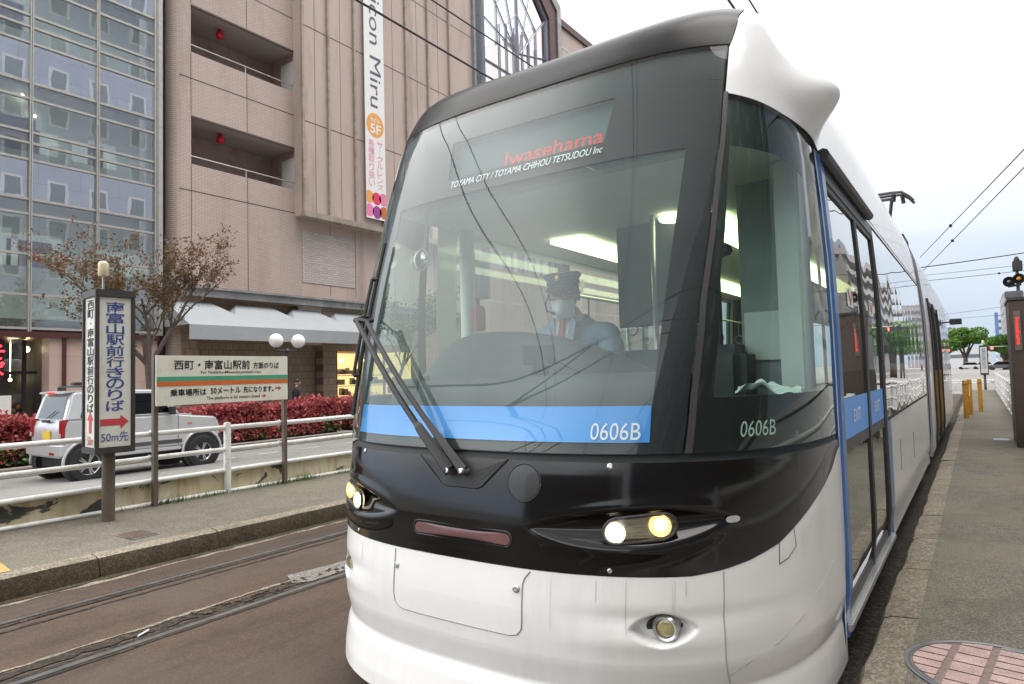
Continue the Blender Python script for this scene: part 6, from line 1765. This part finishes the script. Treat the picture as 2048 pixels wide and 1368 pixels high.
def skinned(chains, root=0):
    """chains: lists of (x, y, z, radius); chains share joints by position -> one skinned surface each"""
    verts, rad, edges, idx = [], [], [], {}
    for ch in chains:
        prev = None
        for (x, y, z, r) in ch:
            k = (round(x, 4), round(y, 4), round(z, 4))
            if k not in idx: idx[k] = len(verts); verts.append((x, y, z)); rad.append(r)
            if prev is not None and prev != idx[k]: edges.append((prev, idx[k]))
            prev = idx[k]
    me = bpy.data.meshes.new('skin'); me.from_pydata(verts, edges, [])
    o = bpy.data.objects.new('skin', me); COL.objects.link(o)
    sm_ = o.modifiers.new('s', 'SKIN'); sv = me.skin_vertices[0].data
    for i, r in enumerate(rad):
        sv[i].radius = r if isinstance(r, tuple) else (r, r)
    sv[root].use_root = True
    su = o.modifiers.new('d', 'SUBSURF'); su.levels = 2; su.render_levels = 2
    return apply_mods(o)
def head_bm(c, rot, k=1.0):
    """head with brow, nose, mouth line, chin, ears; faces -Y before rot; c = centre of the skull"""
    mb = MB()
    n, m = 28, 22
    def f(u, v):
        th = PI * v; ph = 2 * PI * u
        x = .076 * math.sin(th) * math.sin(ph); y = -.094 * math.sin(th) * math.cos(ph); z = .122 * math.cos(th)
        if z < 0:
            q = -z / .122; x *= 1 - .30 * q * q; y = y * (1 - .16 * q) - .012 * q * (1 if y < 0 else .2)
        fr = max(0, -y / .094)
        y -= .024 * math.exp(-(x / .014) ** 2 - ((z + .022) / .024) ** 2) * fr
        y += .010 * (math.exp(-((x - .031) / .016) ** 2 - ((z - .008) / .013) ** 2) + math.exp(-((x + .031) / .016) ** 2 - ((z - .008) / .013) ** 2)) * fr
        y -= .006 * math.exp(-((z - .030) / .014) ** 2) * fr
        y -= .006 * math.exp(-(x / .026) ** 2 - ((z + .060) / .006) ** 2) * fr - .004 * math.exp(-(x / .024) ** 2 - ((z + .068) / .004) ** 2) * fr
        y -= .010 * math.exp(-(x / .03) ** 2 - ((z + .100) / .018) ** 2) * fr
        return c + rot @ (Vector((x, y, z)) * k)
    mb.grid(f, lin(0, 1, n + 1), lin(.001, .999, m + 1))
    for s in (-1, 1):
        e = c + rot @ (Vector((s * .078, .008, -.005)) * k); mb.ball(e, .03 * k, (.35, .6, 1.0), 10, 8)
    bmesh.ops.remove_doubles(mb.bm, verts=mb.bm.verts, dist=1e-4)
    return mb.bm
def hand_chains(w, d, side_, palm_n, s=1.0, curl=.6):
    """separate finger chains rooted inside the palm. w wrist, d forward, side_ towards the thumb, palm_n out of the palm"""
    d = Vector(d).normalized(); side_ = Vector(side_).normalized(); pn = Vector(palm_n).normalized()
    out = []
    for k, L in enumerate((.072, .080, .075, .060)):
        b = Vector(w) + d * .085 * s + side_ * (.030 - .020 * k) * s
        pts = [Vector(w) + d * .045 * s + side_ * (.02 - .013 * k) * s, b]; a = 0; p = b.copy()
        for j in range(3):
            a += curl * (.55 + .1 * k); dd = d * math.cos(a) + pn * math.sin(a); p = p + dd * L * (.45, .32, .23)[j] * s; pts.append(p.copy())
        out.append([(q.x, q.y, q.z, (.011, .0095, .0088, .008, .0065)[i] * s) for i, q in enumerate(pts)])
    b = Vector(w) + d * .03 * s + side_ * .022 * s
    pts = [Vector(w) + d * .018 * s, b, b + (d * .6 + side_ * .8).normalized() * .035 * s, b + (d * .85 + side_ * .5 + pn * .4).normalized() * .068 * s]
    out.append([(q.x, q.y, q.z, (.014, .012, .010, .008)[i] * s) for i, q in enumerate(pts)])
    return out
def merge(bms, voxel):
    big = bmesh.new()
    for b in bms:
        me = bpy.data.meshes.new('tmp'); b.to_mesh(me); b.free(); big.from_mesh(me); bpy.data.meshes.remove(me)
    me = bpy.data.meshes.new('body'); big.to_mesh(me); big.free()
    o = bpy.data.objects.new('body', me); COL.objects.link(o)
    r = o.modifiers.new('r', 'REMESH'); r.mode = 'VOXEL'; r.voxel_size = voxel; r.use_smooth_shade = True
    s = o.modifiers.new('sm', 'SMOOTH'); s.factor = .5; s.iterations = 3
    return apply_mods(o)

def garment(src, pred, d):
    """cloth lying on the body: the body's faces that pred(point) accepts, lifted by d"""
    b = src.copy(); b.normal_update()
    bmesh.ops.delete(b, geom=[f for f in b.faces if not pred(f.calc_center_median())], context='FACES')
    b.normal_update()
    for v in b.verts: v.co += v.normal * (d * (1 + .25 * math.sin(v.co.z * 55 + v.co.x * 31) * math.sin(v.co.y * 47 + v.co.z * 20)))
    bmesh.ops.smooth_vert(b, verts=b.verts, factor=.5, use_axis_x=True, use_axis_y=True, use_axis_z=True)
    mb = MB(); mb.bm.free(); mb.bm = b
    return mb

# ---- the tram driver, seated, head bent a little towards his right
dx, dy = XC - .085, 3.16
drv = thing('person', 'tram driver in peaked cap, white mask, pale blue jacket and red tie', 'person', (dx, dy, .35))
dxp = lambda x, y, z, r: (dx + x, dy + y, z, r)
hc = Vector((dx, dy - .07, 1.895)); hrot = Matrix.Rotation(R(14), 3, 'Z') @ Matrix.Rotation(R(16), 3, 'X')
torso = [dxp(0, .12, 1.02, (.17, .13)), dxp(0, .13, 1.20, (.165, .115)), dxp(0, .11, 1.42, (.175, .12)), dxp(0, .07, 1.60, (.19, .115)), dxp(0, .04, 1.71, (.13, .085)), dxp(0, .015, 1.77, (.055, .058)), dxp(0, -.03, 1.83, (.052, .056))]
def arm(s, up, hand):
    sh_ = dxp(s * .20, .05, 1.68, .062); el = dxp(s * .29, -.07, 1.42, .048); wr = (hand[0], hand[1], hand[2], .029)
    mid1 = dxp(s * .25, -.005, 1.55, .056); m2 = tuple(lerp(a, b, .5) for a, b in zip(el[:3], wr[:3])) + (.042,)
    return [dxp(0, .07, 1.60, (.19, .115)), sh_, mid1, el, m2, wr]
hR = (dx + .20, dy - .36, 1.36); hL = (dx - .22, dy - .36, 1.36)
legs = [[dxp(0, .12, 1.02, (.17, .13)), dxp(s * .09, .10, .99, .095), dxp(s * .13, -.18, .98, .085), dxp(s * .14, -.36, .95, .062), dxp(s * .14, -.36, .72, .055), dxp(s * .14, -.34, .45, .040), dxp(s * .14, -.40, .40, .042), dxp(s * .14, -.50, .385, .036)] for s in (-1, 1)]
chains = [torso, arm(1, 0, hR), arm(-1, 0, hL)] + legs
bms = [skinned(chains), head_bm(hc, hrot)]
for h_, s in ((hR, 1), (hL, -1)):
    w = Vector(h_); pm = [(w.x, w.y, w.z, .026), (w.x, w.y - .045, w.z - .006, (.040, .018)), (w.x, w.y - .085, w.z - .014, (.040, .016))]
    bms.append(skinned([pm]))
    for ch in hand_chains(w, (0, -1, -.15), (-s, 0, .2), (0, -.1, -1), 1.0, .55): bms.append(skinned([ch]))
bmx = merge(bms, .008); src = bmx.copy()
mb = MB(); mb.bm.free(); mb.bm = bmx; body = mb.build('body', 'skin', drv, smooth=True)
garment(src, lambda p: 1.04 < p.z < 1.80 and p.y > hR[1] - .01 and not (p.z > 1.735 and math.hypot(p.x - dx, p.y - dy) < .082), .014).build('jacket', 'uniform_blue', drv, smooth=True)
garment(src, lambda p: .45 < p.z < 1.06 and not (p.y < dy - .30 and p.z > 1.2), .010).build('trousers', 'cloth_navy', drv, smooth=True)
garment(src, lambda p: p.z <= .45, .008).build('shoes', 'cloth_black', drv, smooth=True)
src.free()
# collar, shirt front, tie, lapels
mb = MB(); mb.lathe([(.066, .0), (.072, .02), (.066, .045), (.060, .05)], (dx, dy + .005, 1.735), (0, -.25, 1), 22); mb.face([(dx + x, dy + y, z) for x, y, z in ((-.055, -.075, 1.765), (.055, -.075, 1.765), (.03, -.125, 1.60), (0, -.135, 1.50), (-.03, -.125, 1.60))]); mb.build('shirt', 'shirt_white', drv, smooth='auto')
mb = MB(); mb.prism([(-.018, 1.685), (.018, 1.685), (.014, 1.655), (.026, 1.47), (0, 1.43), (-.026, 1.47), (-.014, 1.655)], lambda u, v, a: Vector((dx + u, dy - .092 - (1.69 - v) * .22 + a, v + .075)), -.006, .006); mb.build('tie', 'tie_red', drv, bevel=.003)
for s in (-1, 1):
    mb = MB(); mb.prism([(.060, 1.70), (.085, 1.66), (.075, 1.55), (.02, 1.42), (.03, 1.55)], lambda u, v, a: Vector((dx + s * u, dy - .088 - (1.70 - v) * .20 + a, v + .07)), -.006, .008); mb.build('lapel', 'uniform_blue', drv)
# mask, glasses, cap, headset
hm = lambda x, y, z: hc + hrot @ Vector((x, y, z))
mb = MB()
mb.grid(lambda u, v: hm(.072 * math.sin(lerp(-1.15, 1.15, u)), -.104 * math.cos(lerp(-1.15, 1.15, u)) - .018 * math.exp(-((u - .5) / .18) ** 2) * math.sin(PI * min(1, v * 1.1)) - .004, lerp(-.118, -.026 + .010 * math.exp(-((u - .5) / .15) ** 2), v) * 1.0), lin(0, 1, 20), lin(0, 1, 12)); mb.build('face_mask', 'mask_white', drv, smooth=True)
for s in (-1, 1):
    mb = MB(); mb.ball(hm(s * .031, -.082, .004), .012, (1, .6, .7), 10, 8); mb.build('eye', 'cloth_black', drv, smooth=True)
    mb = MB(); mb.tube([hm(s * .018, -.094, .026), hm(s * .034, -.094, .031), hm(s * .050, -.086, .026)], .004, 5); mb.build('eyebrow', 'hair_black', drv)
mb = MB()
for s in (-1, 1):
    mb.tube([hm(s * .034 + .025 * math.cos(a), -.112, .004 + .017 * math.sin(a)) for a in lin(0, 2 * PI, 17)], .0026, 5); mb.tube([hm(s * .058, -.110, .008), hm(s * .080, -.02, .008)], .002, 5)
mb.tube([hm(-.010, -.114, .006), hm(.010, -.114, .006)], .0024, 5); mb.build('glasses', 'cloth_black', drv)
mb = MB(); mb.lathe([(.085, .0), (.088, .026), (.102, .044), (.104, .052), (.088, .064), (0, .068)], hm(0, .004, .045), hrot @ Vector((0, .05, 1)), 30)
capo = mb.build('cap', 'cap_navy', drv, smooth='auto')
mb = MB(); mb.grid(lambda u, v: hm(lerp(.080, .092, v) * math.sin(lerp(-1.1, 1.1, u)), -.088 - lerp(0, .055, v) * math.cos(lerp(-1.1, 1.1, u)) ** .8 + .088 * (1 - math.cos(lerp(-1.1, 1.1, u))), .052 - .028 * v), lin(0, 1, 16), lin(0, 1, 5)); mb.build('peak', 'cloth_black', capo, smooth=True)
mb = MB(); mb.lathe([(.0905, .004), (.0915, .018)], hm(0, .004, .045), hrot @ Vector((0, .05, 1)), 30); mb.build('band', 'cloth_black', capo, smooth=True)
mb = MB(); mb.ball(hm(0, -.098, .098), .016, (1, .4, 1.2), 10, 8); mb.build('badge', 'gold', capo, smooth=True)
mb = MB(); mb.tube([hm(-.082, -.005, .0), hm(-.095, -.05, -.045), hm(-.075, -.10, -.075), hm(-.03, -.132, -.083)], .005, 6); mb.ball(hm(-.03, -.134, -.083), .011, n=8, m=6); mb.build('headset_microphone', 'cloth_black', drv, smooth=True)
mb = MB()
mb.grid(lambda u, v: hm(.083 * math.sin(lerp(1.3, 2 * PI - 1.3, u)), -.100 * math.cos(lerp(1.3, 2 * PI - 1.3, u)) + .0, lerp(-.045, .055, v)), lin(0, 1, 24), lin(0, 1, 5)); mb.build('hair', 'hair_black', drv, smooth=True)

# ---- pedestrian in dark clothes behind the hedge, walking away along the pavement, seen from behind
wx, wy, wz = -19.5, 14.6, -.25
ped = thing('person', 'pedestrian in black shirt with short dark hair walking behind the red hedge', 'person', (wx, wy, wz))
th_ped = R(-38)
def pw(x, y, z, r):
    return (wx + x * math.cos(th_ped) - y * math.sin(th_ped), wy + x * math.sin(th_ped) + y * math.cos(th_ped), wz + z, r)
tor = [pw(0, 0, .92, (.15, .11)), pw(0, .0, 1.06, (.145, .10)), pw(0, -.01, 1.22, (.165, .11)), pw(0, -.01, 1.36, (.175, .105)), pw(0, 0, 1.45, (.09, .075)), pw(0, .015, 1.50, (.05, .052)), pw(0, .03, 1.57, (.05, .052))]
armR = [tor[3], pw(.195, 0, 1.385, .058), pw(.225, -.02, 1.25, .046), pw(.235, -.03, 1.10, .040), pw(.235, .03, .97, .034), pw(.23, .08, .86, .025)]
armL = [tor[3], pw(-.195, 0, 1.385, .058), pw(-.225, .01, 1.25, .046), pw(-.235, -.01, 1.10, .040), pw(-.235, -.05, .97, .034), pw(-.23, -.07, .86, .025)]
lgR = [tor[0], pw(.09, 0, .86, .088), pw(.095, .10, .52, .060), pw(.095, .06, .30, .052), pw(.095, .02, .09, .038), pw(.095, .06, .04, .036), pw(.095, .15, .03, .030)]
lgL = [tor[0], pw(-.09, 0, .86, .088), pw(-.095, -.05, .52, .060), pw(-.095, -.16, .30, .052), pw(-.095, -.26, .12, .038), pw(-.095, -.22, .055, .036), pw(-.095, -.13, .03, .030)]
bms = [skinned([tor, armR, armL, lgR, lgL]), head_bm(Vector(pw(0, .045, 1.655, 0)[:3]), Matrix.Rotation(th_ped + PI, 3, 'Z'), .95)]
for a_, s in ((armR, 1), (armL, -1)):
    w = Vector(a_[-1][:3]); bms.append(skinned([[(w.x, w.y, w.z, .024), (w.x, w.y, w.z - .045, (.036, .02)), (w.x, w.y, w.z - .085, (.034, .018))]]))
    for ch in hand_chains(w, (0, .1, -1), (0, 1, 0), (-s, 0, 0), 1.0, .35): bms.append(skinned([ch]))
bmx = merge(bms, .009); src = bmx.copy()
mb = MB(); mb.bm.free(); mb.bm = bmx; mb.build('body', 'skin', ped, smooth=True)
lx_ = lambda p: abs((p.x - wx) * math.cos(th_ped) + (p.y - wy) * math.sin(th_ped))
garment(src, lambda p: wz + .86 < p.z < wz + 1.485 and not (lx_(p) > .16 and p.z < wz + 1.14), .016).build('shirt', 'cloth_black', ped, smooth=True)
garment(src, lambda p: wz + .09 < p.z < wz + .93 and lx_(p) < .185, .012).build('trousers', 'cloth_navy', ped, smooth=True)
garment(src, lambda p: p.z <= wz + .10, .010).build('shoes', 'paper', ped, smooth=True)
src.free()
hcp = Vector(pw(0, .035, 1.68, 0)[:3])
mb = MB(); mb.ball(hcp, .104, (.88, 1.0, 1.05), 18, 12)
bmesh.ops.delete(mb.bm, geom=[v for v in mb.bm.verts if v.co.z < hcp.z - .045], context='VERTS'); mb.build('hair', 'hair_black', ped, smooth=True)
